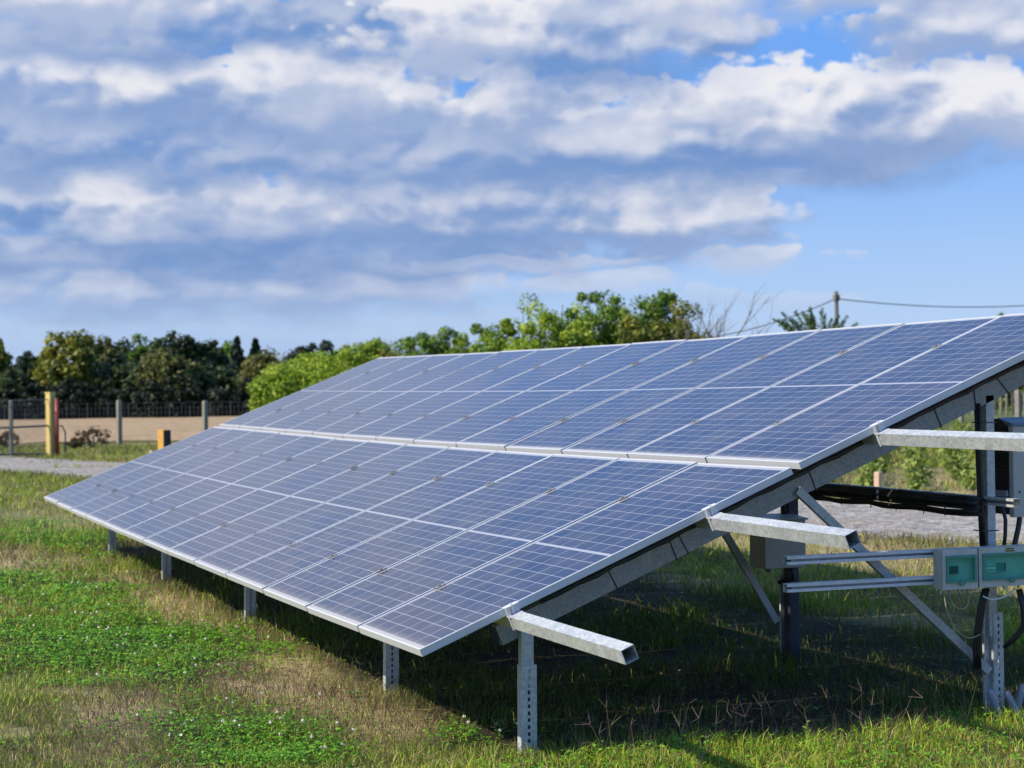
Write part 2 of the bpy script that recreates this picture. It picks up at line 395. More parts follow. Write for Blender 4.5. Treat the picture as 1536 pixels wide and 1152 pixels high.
def place(pxx, d, z=0.):
    """point at distance d (metres along the ground) on the bearing the photo gives"""
    v = RIGHT[:2] * ((pxx - 768) / FPX) + FWD[:2]
    v = v / np.linalg.norm(FWD[:2])
    return np.array([CAM[0] + v[0] * d, CAM[1] + v[1] * d, z])
def hgt(y, d, x): return (579 - .0132 * (x - 768) - y) * d / FPX + 1.7

# ------------------------------------------------------------------ ground, road, field
def axis(segs):
    out = [segs[0][0]]
    for a, b, st in segs: out += list(np.linspace(a, b, max(1, int(round((b - a) / st))) + 1)[1:])
    return np.array(out)
gx = axis([(-1600, -300, 100), (-300, -60, 12), (-60, -26, 1.5), (-26, -15, .4), (-15, 3, .09), (3, 12, .5), (12, 60, 6), (60, 600, 60)])
gy = axis([(-700, -60, 80), (-60, -8, 6), (-8, -2.6, .4), (-2.6, 6, .09), (6, 14, .5), (14, 60, 3), (60, 300, 15), (300, 1500, 100)])
GX, GY = np.meshgrid(gx, gy, indexing='ij'); gxf, gyf = GX.ravel(), GY.ravel()
gz = hground(gxf, gyf)
def mixc(a, b, t): return a * (1 - t[:, None]) + np.asarray(b) * t[:, None]
gcol = np.tile(np.array([.065, .072, .022]), (len(gxf), 1))  # turf base darkened for the shade between grass clumps
gcol = mixc(gcol, (.25, .19, .10), np.clip(.30 + .5 * vnoise(gxf, gyf, 2.2, 31), 0, 1) * .75)
gcol = mixc(gcol, (.58, .45, .26), dry_mask(gxf, gyf) * .8)
gcol = mixc(gcol, (.02, .045, .008), clover_mask(gxf, gyf) * .9)
gcol = mixc(gcol, (.040, .029, .018), under_mask(gxf, gyf) * .95)  # bare soil under the array, darkened further for its shade
gcol = mixc(gcol, (.09, .13, .035), ((gxf < -17) & (road_dist(gxf, gyf) > .8)) * (.35 + .3 * vnoise(gxf, gyf, 3., 33)).clip(0, 1))
gcol = mixc(gcol, (.30, .17, .09), ell(gxf, gyf, .9, 2.75, .45, .14, ns=17))
far = sstep(60, 120, np.hypot(gxf - CAM[0], gyf - CAM[1]))
gcol = mixc(gcol, (.10, .14, .045), far * .8)
nx, ny = len(gx), len(gy)
ii, jj = np.meshgrid(np.arange(nx - 1), np.arange(ny - 1), indexing='ij'); b0 = (ii * ny + jj).ravel()
def ground_mat():
    m, N, p = mat('soil_and_turf', (.1, .1, .05), .95, 0, .15)
    a = N.new('ShaderNodeVertexColor'); a.layer_name = 'col'
    g = N.new('ShaderNodeNewGeometry').outputs['Position']
    f, _ = N.noise(g, 14, 6, .65); f2, _ = N.noise(g, 70, 4, .7); f3, _ = N.noise(g, 1.6, 4, .6)
    k = N.m('ADD', N.m('MULTIPLY', f, .9), N.m('MULTIPLY', f2, .9))
    c = N.mix(1., a.outputs[0], N.mix(N.ss(k, .55, 1.25), (.42, .42, .4), (1.5, 1.45, 1.35)), 'MULTIPLY')
    c = N.mix(N.ss(f3, .4, .65, 0., .35), c, N.mix(1., c, (.7, 1.2, .6), 'MULTIPLY'))
    N.put(p.inputs['Base Color'], c)
    b = N.new('ShaderNodeBump'); b.inputs['Strength'].default_value = .8; b.inputs['Distance'].default_value = .03
    N.put(b.inputs['Height'], k); N.put(p.inputs['Normal'], b.outputs[0])
    return m
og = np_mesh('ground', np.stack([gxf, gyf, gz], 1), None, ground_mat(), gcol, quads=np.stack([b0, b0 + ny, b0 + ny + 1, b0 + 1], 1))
og['kind'] = 'structure'; og.data.polygons.foreach_set('use_smooth', [True] * len(og.data.polygons))
def gravel_mat():
    m, N, p = mat('grey_gravel', (.3, .3, .3), .95, 0, .2)
    g = N.new('ShaderNodeNewGeometry').outputs['Position']
    v = N.new('ShaderNodeTexVoronoi'); N.put(v.inputs['Vector'], g); v.inputs['Scale'].default_value = 22
    f, _ = N.noise(g, .7, 5, .6); f2, _ = N.noise(g, 9, 4, .7)
    c = N.mix(N.sep(v.outputs['Color'])[0], (.14, .132, .125), (.42, .395, .36))
    v2 = N.new('ShaderNodeTexVoronoi'); N.put(v2.inputs['Vector'], g); v2.inputs['Scale'].default_value = 8
    c = N.mix(1., c, N.mix(N.sep(v2.outputs['Color'])[1], (.62, .62, .62), (1.35, 1.33, 1.3)), 'MULTIPLY'); c = N.mix(N.ss(f, .42, .68, 0., .5), c, (.27, .22, .16)); c = N.mix(N.ss(f2, .6, .75, 0., .5), c, (.16, .15, .11))
    N.put(p.inputs['Base Color'], c)
    b = N.new('ShaderNodeBump'); b.inputs['Strength'].default_value = .7; b.inputs['Distance'].default_value = .02
    N.put(b.inputs['Height'], v.outputs['Distance']); N.put(p.inputs['Normal'], b.outputs[0])
    return m
# gravel road as a smooth ragged-edged sheet
ctr = []
for (p, w0), (q, w1) in zip(ROAD[:-1], ROAD[1:]):
    for k in range(60): t = k / 60; ctr.append((p[0] + (q[0] - p[0]) * t, p[1] + (q[1] - p[1]) * t, w0 + (w1 - w0) * t))
ctr = np.array(ctr); ker = np.ones(31) / 31
cs = np.stack([np.convolve(np.pad(ctr[:, i], 15, 'edge'), ker, 'valid') for i in range(3)], 1)
tg = np.gradient(cs[:, :2], axis=0); tg /= np.linalg.norm(tg, axis=1)[:, None]; nr = np.stack([-tg[:, 1], tg[:, 0]], 1)
mb = MB(); rows = []
for i, (x, y, w) in enumerate(cs):
    wl = w + .22 * math.sin(i * 1.3) + RNG.uniform(-.18, .18); wr = w + .22 * math.sin(i * .9 + 2) + RNG.uniform(-.18, .18)
    for k in range(7):
        t = k / 6; q = np.array([x, y]) + nr[i] * (wl * (1 - 2 * t) if t < .5 else -wr * (2 * t - 1))
        mb.v.append((q[0], q[1], .006 + float(hground(np.array(q[0]), np.array(q[1]))) + .03 * math.exp(-((t - .5) / .3) ** 2) * 0))
for i in range(len(cs) - 1):
    for k in range(6):
        a = i * 7 + k; mb.f.append((a, a + 1, a + 8, a + 7)); mb.mi.append(0)
mb.build('gravel_road', gravel_mat())['kind'] = 'structure'
# ploughed field behind the fence on the left
fa, fb, fc, fd = place(-500, 62), place(452, 66), place(520, 121), place(-500, 117)
m, N, p = mat('ploughed_soil', (.3, .2, .14), .95, 0, .1)
g = N.new('ShaderNodeNewGeometry').outputs['Position']
f, _ = N.noise(g, .25, 5, .6); f2, _ = N.noise(N.vm('MULTIPLY', g, (.3, 1, 1)), 3, 4, .7)
N.put(p.inputs['Base Color'], N.mix(N.ss(f2, .35, .7), N.mix(N.ss(f, .35, .65), (.26, .17, .095), (.33, .23, .135)), (.39, .29, .175)))
mb = MB(); n = 24
for i in range(n + 1):
    for j in range(n + 1):
        s, t = i / n, j / n; q = (fa * (1 - s) + fb * s) * (1 - t) + (fd * (1 - s) + fc * s) * t
        e = (.8 * math.sin(i * 2.1) if j == 0 else 0)
        mb.v.append((q[0] + e, q[1], .02 + .05 * (0 < i < n and 0 < j < n) * abs(math.sin(i * 7 + j * 3))))
for i in range(n):
    for j in range(n): a = i * (n + 1) + j; mb.f.append((a, a + 1, a + n + 2, a + n + 1)); mb.mi.append(0)
mb.build('ploughed_field', m)['kind'] = 'structure'

# ------------------------------------------------------------------ the solar array
TILT = R(21.6833); ZC = .54666; PITCH = 1.02; LEN = 2.021; GAP = .0554; PW = 1.0; TH = .036
VV = np.array([0, math.cos(TILT), math.sin(TILT)]); NN = np.array([0, -math.sin(TILT), math.cos(TILT)]); O0 = np.array([0, 0, ZC])
def sag(u, v):
    s = -u / PITCH - 6.5
    return .000694 * (s * s - 42.25) - .00117 * s * (v - 2) - .0000187 * (s ** 3 - 42.25 * s)
def pl(u, v, n=0.): return Vector(O0 + np.array([1., 0, 0]) * u + VV * v + NN * (n + (sag(u, v) if -13.5 < u <= 0 else sag(0 if u > 0 else -13.3, v))))
def panel_mesh():
    f = MB(); w, l, e = PW / 2, LEN / 2, .011
    f.box((-w, -l, -TH), (-w + e, l, 0)); f.box((w - e, -l, -TH), (w, l, 0))
    f.box((-w + e, -l, -TH), (w - e, -l + e, 0)); f.box((-w + e, l - e, -TH), (w - e, l, 0))
    f.box((-w + e, -l + e, -TH), (-w + .03, l - e, -TH + .002)); f.box((w - .03, -l + e, -TH), (w - e, l - e, -TH + .002))
    g = MB(); g.box((-w + e, -l + e, -.0075), (w - e, l - e, -.0025))
    g.mi = [1, 0, 1, 1, 1, 1]
    return f, g
fm, gm = panel_mesh()
ORD = ['rightmost', 'second from the right end', 'third from the right end', 'fourth from the right end', 'fifth from the right end', 'sixth from the right end', 'seventh from either end, the middle one',
       'sixth from the far left end', 'fifth from the far left end', 'fourth from the far left end', 'third from the far left end', 'second from the far left end', 'far leftmost']
proto = None
for row in range(2):
    for k in range(13):
        u = -(k + .5) * PITCH - (.0157 if row else 0); v = LEN / 2 + row * (LEN + GAP)
        c = pl(u, v); du = (pl(u + .3, v) - pl(u - .3, v)).normalized(); dv = (pl(u, v + .3) - pl(u, v - .3)).normalized()
        dn = du.cross(dv).normalized(); dv = dn.cross(du)
        T = Matrix((du, dv, dn)).transposed().to_4x4() @ Matrix.Rotation(R(random.uniform(-.22, .22)), 4, 'X') @ Matrix.Rotation(R(random.uniform(-.3, .3)), 4, 'Y'); T.translation = c
        if proto is None:
            o = empty('solar_panel', (0, 0, 0), None, None); kids = [fm.build('frame', M_ALU, o, bevel=.0015), gm.build('glass', [M_CELL, M_BACK], o)]; proto = o
            o.matrix_world = T
        else:
            o = proto.copy(); COL.objects.link(o); o.matrix_world = T
            for ch in kids:
                q = ch.copy(); COL.objects.link(q); q.parent = o
        setlab(o, ('blue framed solar panel in the upper row, ' if row else 'blue framed solar panel in the lower row, ') + ORD[k], 'solar panel', 'solar panels of the tilted array')

rack = empty('mounting_rack', (0, 0, 0), 'galvanised steel rack of posts, sloping beams and square rails carrying the solar panels', 'rack')
VP = [.465, 1.55, 2.545, 3.62]
for v in VP:                                                         # square tube purlins that stick out past the last panel
    mb = MB(); us = [1.25, 1.0, .6, .2] + [-PITCH * k for k in range(14)]
    a, t, n0, n1 = .030, .003, -.038, -.098
    ring = []
    for u in us:
        for (dv, n) in ((-a, n0), (a, n0), (a, n1), (-a, n1), (-a + t, n0 - t), (a - t, n0 - t), (a - t, n1 + t), (-a + t, n1 + t)): mb.v.append(tuple(pl(u, v + dv, n)))
    for i in range(len(us) - 1):
        b = i * 8; c = b + 8
        for k in range(4):
            k2 = (k + 1) % 4
            mb.f += [(b + k, c + k, c + k2, b + k2), (b + 4 + k2, c + 4 + k2, c + 4 + k, b + 4 + k)]; mb.mi += [0, 0]
    e = (len(us) - 1) * 8
    for k in range(4):
        k2 = (k + 1) % 4
        mb.f += [(k, k2, 4 + k2, 4 + k), (e + k2, e + k, e + 4 + k, e + 4 + k2)]; mb.mi += [0, 0]
    mb.build('purlin', M_GALV, rack)
for row in range(2):                                                 # dark mid clamps in the joints, bright end clamps
    for v in VP[row * 2:row * 2 + 2]:
        for k in range(1, 13):
            u = -k * PITCH - (.0157 if row else 0); c = pl(u, v); T = Matrix((Vector((1, 0, 0)), Vector(VV), Vector(NN))).transposed().to_4x4(); T.translation = c
            mb = MB(); mb.box((-.019, -.03, .0005), (.019, .03, .004), T=T); mb.box((-.009, -.03, -.035), (.009, .03, .0005), T=T); mb.tube([T @ Vector((0, 0, .005)), T @ Vector((0, 0, .011))], .008, 6)
            mb.build('mid_clamp', M_CLAMPGREY, rack)
        c = pl(-(.0157 + .01 if row else .01), v); T.translation = c
        mb = MB(); mb.box((-.012, -.035, .001), (.028, .035, .006), T=T); mb.box((.002, -.035, -.037), (.006, .035, .001), T=T); mb.box((.006, -.035, -.042), (.045, .035, -.0375), T=T)
        mb.tube([T @ Vector((.014, 0, -.037)), T @ Vector((.014, 0, .013))], .006, 6)
        mb.box((.018, -.0345, -.104), (.030, -.0305, .0), T=T)
        mb.build('end_clamp', M_ALUBR, rack)
FX = [-.20, -2.35, -5.9, -9.25, -12.3]
def cprofile(mb, T, L, w, d, t, side=1, mi=0, z0=0.):
    """C channel: web at x=0 facing +X, lips towards -X; w across local y"""
    mb.box((-t, -w / 2, z0), (0, w / 2, L), mi, T); mb.box((-d, -w / 2, z0), (-t, -w / 2 + t, L), mi, T); mb.box((-d, w / 2 - t, z0), (-t, w / 2, L), mi, T)
    mb.box((-d, -w / 2 + t, z0), (-d + t, -w / 2 + .014, L), mi, T); mb.box((-d, w / 2 - .014, z0), (-d + t, w / 2 - t, L), mi, T)
def perforated(mb, T, L, w, t, x=0., yc=0., step=.032, hw=.006, hh=.009, z0=-.1):
    mb.box((x - t, yc - w / 2, z0), (x, yc - hw, L), 0, T); mb.box((x - t, yc + hw, z0), (x, yc + w / 2, L), 0, T)
    z = z0; zz = L - .03
    cuts = []
    while zz > .02: cuts.append(zz); zz -= step
    cuts = cuts[::-1]
    for c in cuts: mb.box((x - t, yc - hw, z), (x, yc + hw, c - hh), 0, T); z = c + hh
    mb.box((x - t, yc - hw, z), (x, yc + hw, L), 0, T)
def front_post(X, foot, top, Ls):
    T, L = frame_T((X, *foot), (X, *top))
    mb = MB(); cprofile(mb, T, L, .060, .04, .003, z0=Ls - .10)
    o = mb.build('front_post', M_GALV, rack)
    T2 = T.copy(); T2.translation = T2 @ Vector((.006, .004, 0))
    mb = MB(); perforated(mb, T2, Ls, .078, .0035); mb.box((-.05, -.039, -.1), (-.0035, -.0355, Ls), 0, T2); mb.box((-.05, .0355, -.1), (-.0035, .039, Ls), 0, T2)
    mb.box((-.05, -.0355, -.1), (-.0465, -.025, Ls), 0, T2); mb.box((-.0535, -.0355, -.1), (-.05, .0355, Ls), 0, T2)
    mb.build('perforated_sleeve', M_GALV, o)
def rear_post(X, foot, top, Ls, dark=False):
    T, L = frame_T((X, *foot), (X, *top))
    mb = MB(); cprofile(mb, T, L, .046, .05, .003, z0=Ls - .12)
    o = mb.build('rear_post', M_GALV, rack)
    T2 = T.copy(); T2.translation = T2 @ Vector((.006, .018, 0))
    mb = MB(); perforated(mb, T2, Ls, .058, .0035, yc=.008, step=.036); mb.box((-.06, .0335, -.1), (-.0035, .037, Ls), 0, T2)
    mb.box((-.04, -.063, -.1), (-.0365, -.021, Ls), 0, T2); mb.box((-.0365, -.0245, -.1), (-.0035, -.021, Ls), 0, T2); mb.box((-.0365, -.066, -.1), (-.02, -.063, Ls), 0, T2)
    mb.build('perforated_sleeve', M_GALV, o)
def yz(X, v, n):
    q = pl(min(X, 0), v, n); return (q[1], q[2])
for i, X in enumerate(FX):
    z = float(hground(np.array(X), np.array(.54)))
    front_post(X + .03, (.575, z if i else -.02), yz(X, .56, -.15), .43)
    rear_post(X + .0, (3.14, 0), yz(X, 3.31, -.17), .51)
    mb = MB(); a, b = pl(X, .42, -.151), pl(X, 3.98, -.151); T, L = frame_T(a, b)
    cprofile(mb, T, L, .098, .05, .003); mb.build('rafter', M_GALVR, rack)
    mb = MB(); p0 = Vector((X + .012, *yz(X, 2.10 if i == 0 else 2.6, -.16))); p1 = Vector((X + .012, 3.10, .215))
    if i: p0 = Vector((X + .012, *yz(X, 2.50, -.17))); p1 = Vector((X + .012, 3.05, .235))
    T, L = frame_T(p0, p1); mb.box((-.018, -.021, 0), (-.015, .021, L), 0, T); mb.box((-.015, -.021, 0), (.012, -.018, L), 0, T); mb.box((-.015, .018, 0), (.012, .021, L), 0, T)
    mb.box((.009, -.018, 0), (.012, .018, L), 0, T)
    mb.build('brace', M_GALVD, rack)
for v, an in ((.98, .2), (1.32, .0), (1.38, .25), (2.14, .0), (2.92, .1), (3.16, -.5), (3.34, .7)):   # cable ties round the near sloping beam
    mb = MB(); T, L = frame_T(pl(-.20, v - .003 + .06, -.151), pl(-.20, v + .003 + .06, -.151)); T = T @ Matrix.Rotation(an * .5, 4, 'X')
    mb.box((.0005, -.056, 0), (.003, .056, .006), 0, T); mb.box((-.053, -.056, 0), (.0005, -.0535, .006), 0, T); mb.box((-.053, .0535, 0), (.0005, .056, .006), 0, T)
    mb.build('cable_tie', M_BLACK, rack)

for nn, rr_ in ((-.062, .016), (-.084, .014)):
    mb = MB(); mb.tube([pl(-.175 - .01 * math.sin(k * 1.7), .66 + k * .1, nn - .006 * (k % 2)) for k in range(34)], rr_, 6); mb.build('string_cable', M_BLACK, rack, smooth=True)
# ------------------------------------------------------------------ electrical gear at the near end
def strut_rail(z, name_label):
    o = empty('strut_rail', (-.10, 1.90, z), name_label, 'rail', 'slotted rails behind the breaker boxes')
    mb = MB(); h, Lr = .0205, 1.75
    mb.box((-.045, 0, -h), (-.0425, Lr, h)); mb.box((-.0425, 0, h - .0025), (0, Lr, h)); mb.box((-.0425, 0, -h), (0, Lr, -h + .0025))
    mb.box((-.0025, 0, .006), (0, Lr, h - .0025)); mb.box((-.0025, 0, -h + .0025), (0, Lr, -.006)); mb.box((-.012, 0, .006), (-.0025, Lr, .008)); mb.box((-.012, 0, -.008), (-.0025, Lr, -.006))
    mb.build('channel', M_ALUBR, o)
    mb = MB(); mb.box((-.05, .006, -.009), (-.0455, .06, .009)); mb.tube([(-.02, .008, 0), (-.02, .03, 0)], .007, 6); mb.build('end_bracket', M_STEELP, o)
strut_rail(.838, 'upper slotted white metal rail running left from the breaker boxes')
strut_rail(.705, 'lower slotted white metal rail running left from the breaker boxes')
def breaker_box(y0, y1, zt, zb, label, wide):
    o = empty('breaker_box', (-.10, (y0 + y1) / 2 + .055, zb - .008), label, 'breaker box', 'breaker boxes on the rails')
    w, h = (y1 - y0) / 2, zt - zb
    mb = MB(); mb.box((.002, -w, 0), (.062, w, h)); mb.build('body', M_BOXGREY, o, bevel=.006)
    a, bb, c, d = -w + .022, w - .012, .036, h - .033
    mb = MB(); mb.box((.0625, -w, 0), (.090, a - .004, h)); mb.box((.0625, bb + .004, 0), (.090, w, h)); mb.box((.0625, a - .004, 0), (.090, bb + .004, c - .004)); mb.box((.0625, a - .004, d + .004), (.090, bb + .004, h))
    mb.box((.0625, a - .004, c - .004), (.068, bb + .004, d + .004))
    mb.build('cover', M_BOXGREY, o)
    mb = MB(); mb.box((.091, a, c), (.0945, bb, d)); wn = mb.build('window', M_GWIN, o)
    mb = MB(); e = .009
    mb.box((.0902, a - .003, c - .003), (.0985, a + e, d + .003)); mb.box((.0902, bb - e, c - .003), (.0985, bb + .003, d + .003)); mb.box((.0902, a + e, c - .003), (.0985, bb - e, c + e)); mb.box((.0902, a + e, d - e), (.0985, bb - e, d + .003))
    mb.build('rim', M_GFRAME, wn)
    mb = MB(); mb.tube([(.0945, (a + bb) / 2, c - .004), (.104, (a + bb) / 2, c - .004)], .014, 12); mb.box((.0945, (a + bb) / 2 - .02, c - .010), (.1, (a + bb) / 2 + .02, c + .002)); mb.build('latch', M_GFRAME, o)
    if not wide:
        for k in range(3):
            mb = MB(); yb = -w + .043 + k * .0178; mb.box((.0685, yb, .076), (.082, yb + .0165, .114)); mb.box((.082, yb + .004, .090), (.088, yb + .0125, .102)); mb.build('breaker', M_BREAKER, o)
    else:
        mb = MB(); mb.box((.0685, -w + .045, .074), (.083, -w + .104, .114)); mb.build('meter', M_METER, o)
        mb = MB(); mb.box((.0835, -w + .048, .102), (.0845, -w + .102, .106))
        for k in range(7): mb.box((.0835, -w + .050 + k * .0075, .081), (.0843, -w + .0545 + k * .0075, .085 + .003 * (k % 2)))
        mb.build('meter_marks', M_INK, o)
        mb = MB(); mb.box((.0685, -w + .106, .074), (.083, -w + .152, .116)); mb.build('breaker', M_BREAKG, o)
        mb = MB(); mb.box((.0685, -w + .1535, .076), (.085, -w + .159, .116)); mb.build('switch', M_BREAKER, o)
        mb = MB(); mb.box((.0905, -w + .008, h - .027), (.0912, -w + .034, h - .006)); st = mb.build('sticker', M_STICKW, o); st['label'] = 'small pale sticker with a red and green stripe'
        mb = MB(); mb.box((.0914, -w + .009, h - .014), (.0919, -w + .028, h - .011)); mb.build('print', M_RED, st)
        mb = MB(); mb.box((.0905, -w + .152, h - .030), (.0912, -w + .212, h - .003)); st = mb.build('sticker', M_STICK, o); st['label'] = 'yellow sticker with two dark lines of lettering'
        mb = MB(); rr = random.Random(3)
        for r_, z0 in ((0, h - .0135), (1, h - .0245)):
            yy = -w + .156
            while yy < -w + .206:
                wd = rr.uniform(.0018, .0034); mb.box((.0914, yy, z0), (.0919, yy + wd, z0 + .0075 - rr.choice((0, 0, .0012)))); 
                yy += wd + .0011
        mb.build('print', M_INK, st)
    ng = 7 if not wide else 5
    for k in range(ng):
        yk = -w + .02 + k * (2 * w - .04) / (ng - 1); big = wide and k in (0, 2)
        mb = MB(); r_ = .013 if big else .007; mb.tube([(.04, yk, -.0005), (.04, yk, -.014)], r_, 8); mb.tube([(.04, yk, -.014), (.04, yk, -.022)], r_ * .75, 8); mb.build('cable_gland', M_BOXGREY if not big else M_WHITEPL, o)
breaker_box(2.663, 2.864, .869, .672, 'small breaker box with green window and dark switches', False)
breaker_box(2.874, 3.24, .871, .674, 'wide breaker box with green window, grey meter and yellow sticker', True)
def cable(name, pts, r, mt, label, n=8, smooth=True):
    P = [Vector(p) + (Vector((-.1, .055, -.01)) if name == 'thin_cable' else Vector((0, 0, 0))) for p in pts]; out = []
    for i in range(len(P) - 1):
        p0, p1, p2, p3 = P[max(i - 1, 0)], P[i], P[i + 1], P[min(i + 2, len(P) - 1)]
        for k in range(6):
            t = k / 6; out.append(.5 * ((2 * p1) + (p2 - p0) * t + (2 * p0 - 5 * p1 + 4 * p2 - p3) * t * t + (-p0 + 3 * p1 - 3 * p2 + p3) * t ** 3))
    out.append(P[-1])
    mb = MB(); mb.tube(out, r, n); o = mb.build(name, mt, smooth=True); setlab(o, label, 'cable'); return o
cable('thin_cable', [(.04, 2.70, .655), (.045, 2.715, .56), (.05, 2.76, .47), (.04, 2.83, .425), (.02, 2.90, .425), (-.02, 2.97, .44)], .0028, M_WIREB, 'long thin beige cable hanging in a loop below the small breaker box')
cable('thin_cable', [(.04, 2.73, .655), (.045, 2.745, .60), (.05, 2.79, .57), (.045, 2.835, .59), (.04, 2.845, .655)], .0028, M_WIREB, 'short thin beige cable looped between glands of the small breaker box')
cable('thin_cable', [(.05, 2.92, .628), (.06, 2.97, .61), (.06, 3.05, .622), (.05, 3.11, .655)], .004, M_WHITEPL, 'pale cable crossing in front of the post under the wide breaker box')
o = empty('cable_bundle', (-.08, 2.99, .44), 'thick black cables dropping behind the near rear post below the boxes', 'cables')
for k in range(3):
    mb = MB(); dy = -.02 + k * .014
    mb.tube([(.0, dy + .03, .21), (-.01, dy + .01, .12), (-.02, dy - .005, 0), (-.05, dy + .005, -.1), (-.08, dy + .03, -.2)], .0085, 7); mb.build('cable', M_BLACK, o, smooth=True)
o = empty('cable_bundle', (-.08, 3.19, .44), 'black cables curving down on the right of the near rear post', 'cables')
for k in range(3):
    mb = MB(); mb.tube([(.02 - k * .01, .0 + k * .014, .2), (.03, .02 + k * .012, .1), (.02, .03 + k * .01, .02), (-.02, -.0 + k * .01, -.05), (-.05, -.04, -.1)], .010, 7); mb.build('cable', M_BLACK, o, smooth=True)
# black cable strapped to the near rear post above the boxes
o = empty('cable_bundle', (-.19, 3.075, .9), 'black cables strapped along the near rear post above the boxes', 'cables')
for k in range(3):
    mb = MB(); mb.tube([(.0 - k * .014, -.012 - .012 * (k == 1), .68), (.0 - k * .014, -.008, .4), (.0 - k * .014, .0 - .008 * (k == 1), .15), (.0 - k * .014, .01, -.05)], .0085, 7); mb.build('cable', M_BLACK, o, smooth=True)
mb = MB(); mb.tube([(.0, .12, .16), (.005, .135, .08), (.0, .135, .0), (.0, .125, -.06)], .010, 8); mb.build('cable', M_BLACK, o, smooth=True)
for zz in (.03, .17, .58):
    mb = MB(); mb.box((-.05, -.022, zz), (.036, -.02, zz + .006)); mb.box((.034, -.02, zz), (.036, .075, zz + .006)); mb.build('cable_tie', M_BLACK, o)
# carrier rail and the black cable run along the rear posts
o = empty('carrier_rail', (-1.03, 3.10, 1.085), 'grey channel rail running between the rear posts under the black cable run', 'rail')
mb = MB(); x0, x1, h = -1.35, 1.10, .021
mb.box((x0, .018, -h), (x1, .0205, h)); mb.box((x0, -.0205, h - .0025), (x1, .018, h)); mb.box((x0, -.0205, -h), (x1, .018, -h + .0025)); mb.box((x0, -.0205, .008), (x1, -.018, h - .0025)); mb.box((x0, -.0205, -h + .0025), (x1, -.018, -.008))
mb.build('channel', M_GALV, o)
o = empty('cable_run', (-1.2, 3.06, 1.07), 'thick run of black cables strapped along the rail between the rear posts', 'cables')
rr = random.Random(5)
for k in range(7):
    mb = MB(); pts = []
    for i in range(15):
        X = -1.15 + i * .155; pts.append((X, -.004 - .010 * (k % 3) + rr.uniform(-.004, .004), .024 - k * .0125 - .012 * abs(math.sin(i * .9)) * (k > 4) + rr.uniform(-.003, .003)))
    mb.tube(pts, .0105, 6); mb.build('cable', M_BLACK, o, smooth=True)
for X in (-.95, -.62, -.30, .02, .28, .55, .75):
    mb = MB(); mb.box((X, -.041, -.075), (X + .006, -.038, .042)); mb.box((X, -.038, .04), (X + .006, .02, .042)); mb.build('cable_tie', M_BLACK, o)
for X in (-.80, .10):
    mb = MB()
    for zz in (.022, -.010): mb.box((X - .006, -.046, zz - .008), (X + .006, -.0395, zz + .008)); mb.box((X - .002, -.05, zz - .012), (X + .010, -.046, zz - .002))
    mb.build('cable_clip', M_WHITEPL, o)
# inverter behind the near rear post
o = empty('inverter', (-.30, 3.29, .99), 'grey inverter cabinet with dark ribbed heat sink behind the near rear post', 'inverter')
mb = MB(); mb.box((.035, .0, 0), (.075, .62, .47)); mb.build('cover', M_INV, o, bevel=.004)
mb = MB(); mb.box((-.16, .012, .01), (.0345, .60, .455)); mb.build('housing', M_HEAT, o)
mb = MB()
for k in range(20): mb.box((-.15, -.004, .10 + k * .0172), (.0335, .0118, .107 + k * .0172))
mb.build('heat_sink_ribs', M_HEAT, o)
mb = MB(); n = 12; pts = []
for k in range(n + 1):
    a = math.pi * k / n; pts.append((-.065 - .098 * math.cos(a), .456 + .05 * math.sin(a)))
for (x, z) in pts: mb.v.append((x, .004, z)); mb.v.append((x, .60, z))
for k in range(n): mb.f.append((2 * k, 2 * k + 2, 2 * k + 3, 2 * k + 1)); mb.mi.append(0)
mb.f.append(tuple(2 * k for k in reversed(range(n + 1)))); mb.f.append(tuple(2 * k + 1 for k in range(n + 1))); mb.mi += [0, 0]
mb.build('rounded_top', M_HEAT, o)
mb = MB(); mb.add([(.0345, -.002, .471), (.085, -.002, .471), (.085, .63, .471), (.0345, .63, .471), (-.06, -.002, .512), (.06, -.002, .486), (.06, .63, .486), (-.06, .63, .512)], [(0, 3, 2, 1), (4, 5, 6, 7), (0, 1, 5, 4), (1, 2, 6, 5), (2, 3, 7, 6), (3, 0, 4, 7)]); mb.build('lid', M_LIDSKY, o)
mb = MB(); mb.box((-.17, -.016, .105), (.034, -.0045, .135)); mb.build('bracket', M_GALV, o)
mb = MB(); mb.tube([(.0755, .035, .13), (.079, .035, .13)], .006, 8); mb.build('screw', M_STEELP, o)
cable('conduit', [(-.24, 3.335, .985), (-.22, 3.31, .93), (-.20, 3.27, .84), (-.18, 3.24, .76)], .014, M_BLACK, 'short black conduit slanting down from the underside of the inverter')
# junction box on the second rear post
o = empty('junction_box', (-2.30, 2.985, .585), 'beige junction box with grey lid mounted on the second rear post', 'junction box')
mb = MB(); mb.box((.0, -.135, 0), (.2, .14, .285)); mb.build('body', M_BOXGREY2, o, bevel=.004)
mb = MB(); mb.add([(-.01, -.145, .286), (.21, -.145, .286), (.21, .15, .286), (-.01, .15, .286), (-.01, -.145, .315), (.215, -.145, .297), (.215, .15, .297), (-.01, .15, .315)], [(0, 3, 2, 1), (4, 5, 6, 7), (0, 1, 5, 4), (1, 2, 6, 5), (2, 3, 7, 6), (3, 0, 4, 7)]); mb.build('lid', M_INV, o)
mb = MB(); mb.box((.2005, -.02, .255), (.2015, .06, .280)); mb.build('sticker', M_STICK, o)
mb = MB(); mb.tube([(.17, -.1, -.0005), (.17, -.1, -.02)], .014, 10); mb.build('cable_gland', M_STEELP, o)
mb = MB(); mb.tube([(.15, .06, -.0005), (.16, .07, -.04), (.13, .09, -.075), (.08, .06, -.09), (.05, .03, -.10)], .012, 8); mb.build('cable', M_BLACK, o, smooth=True)
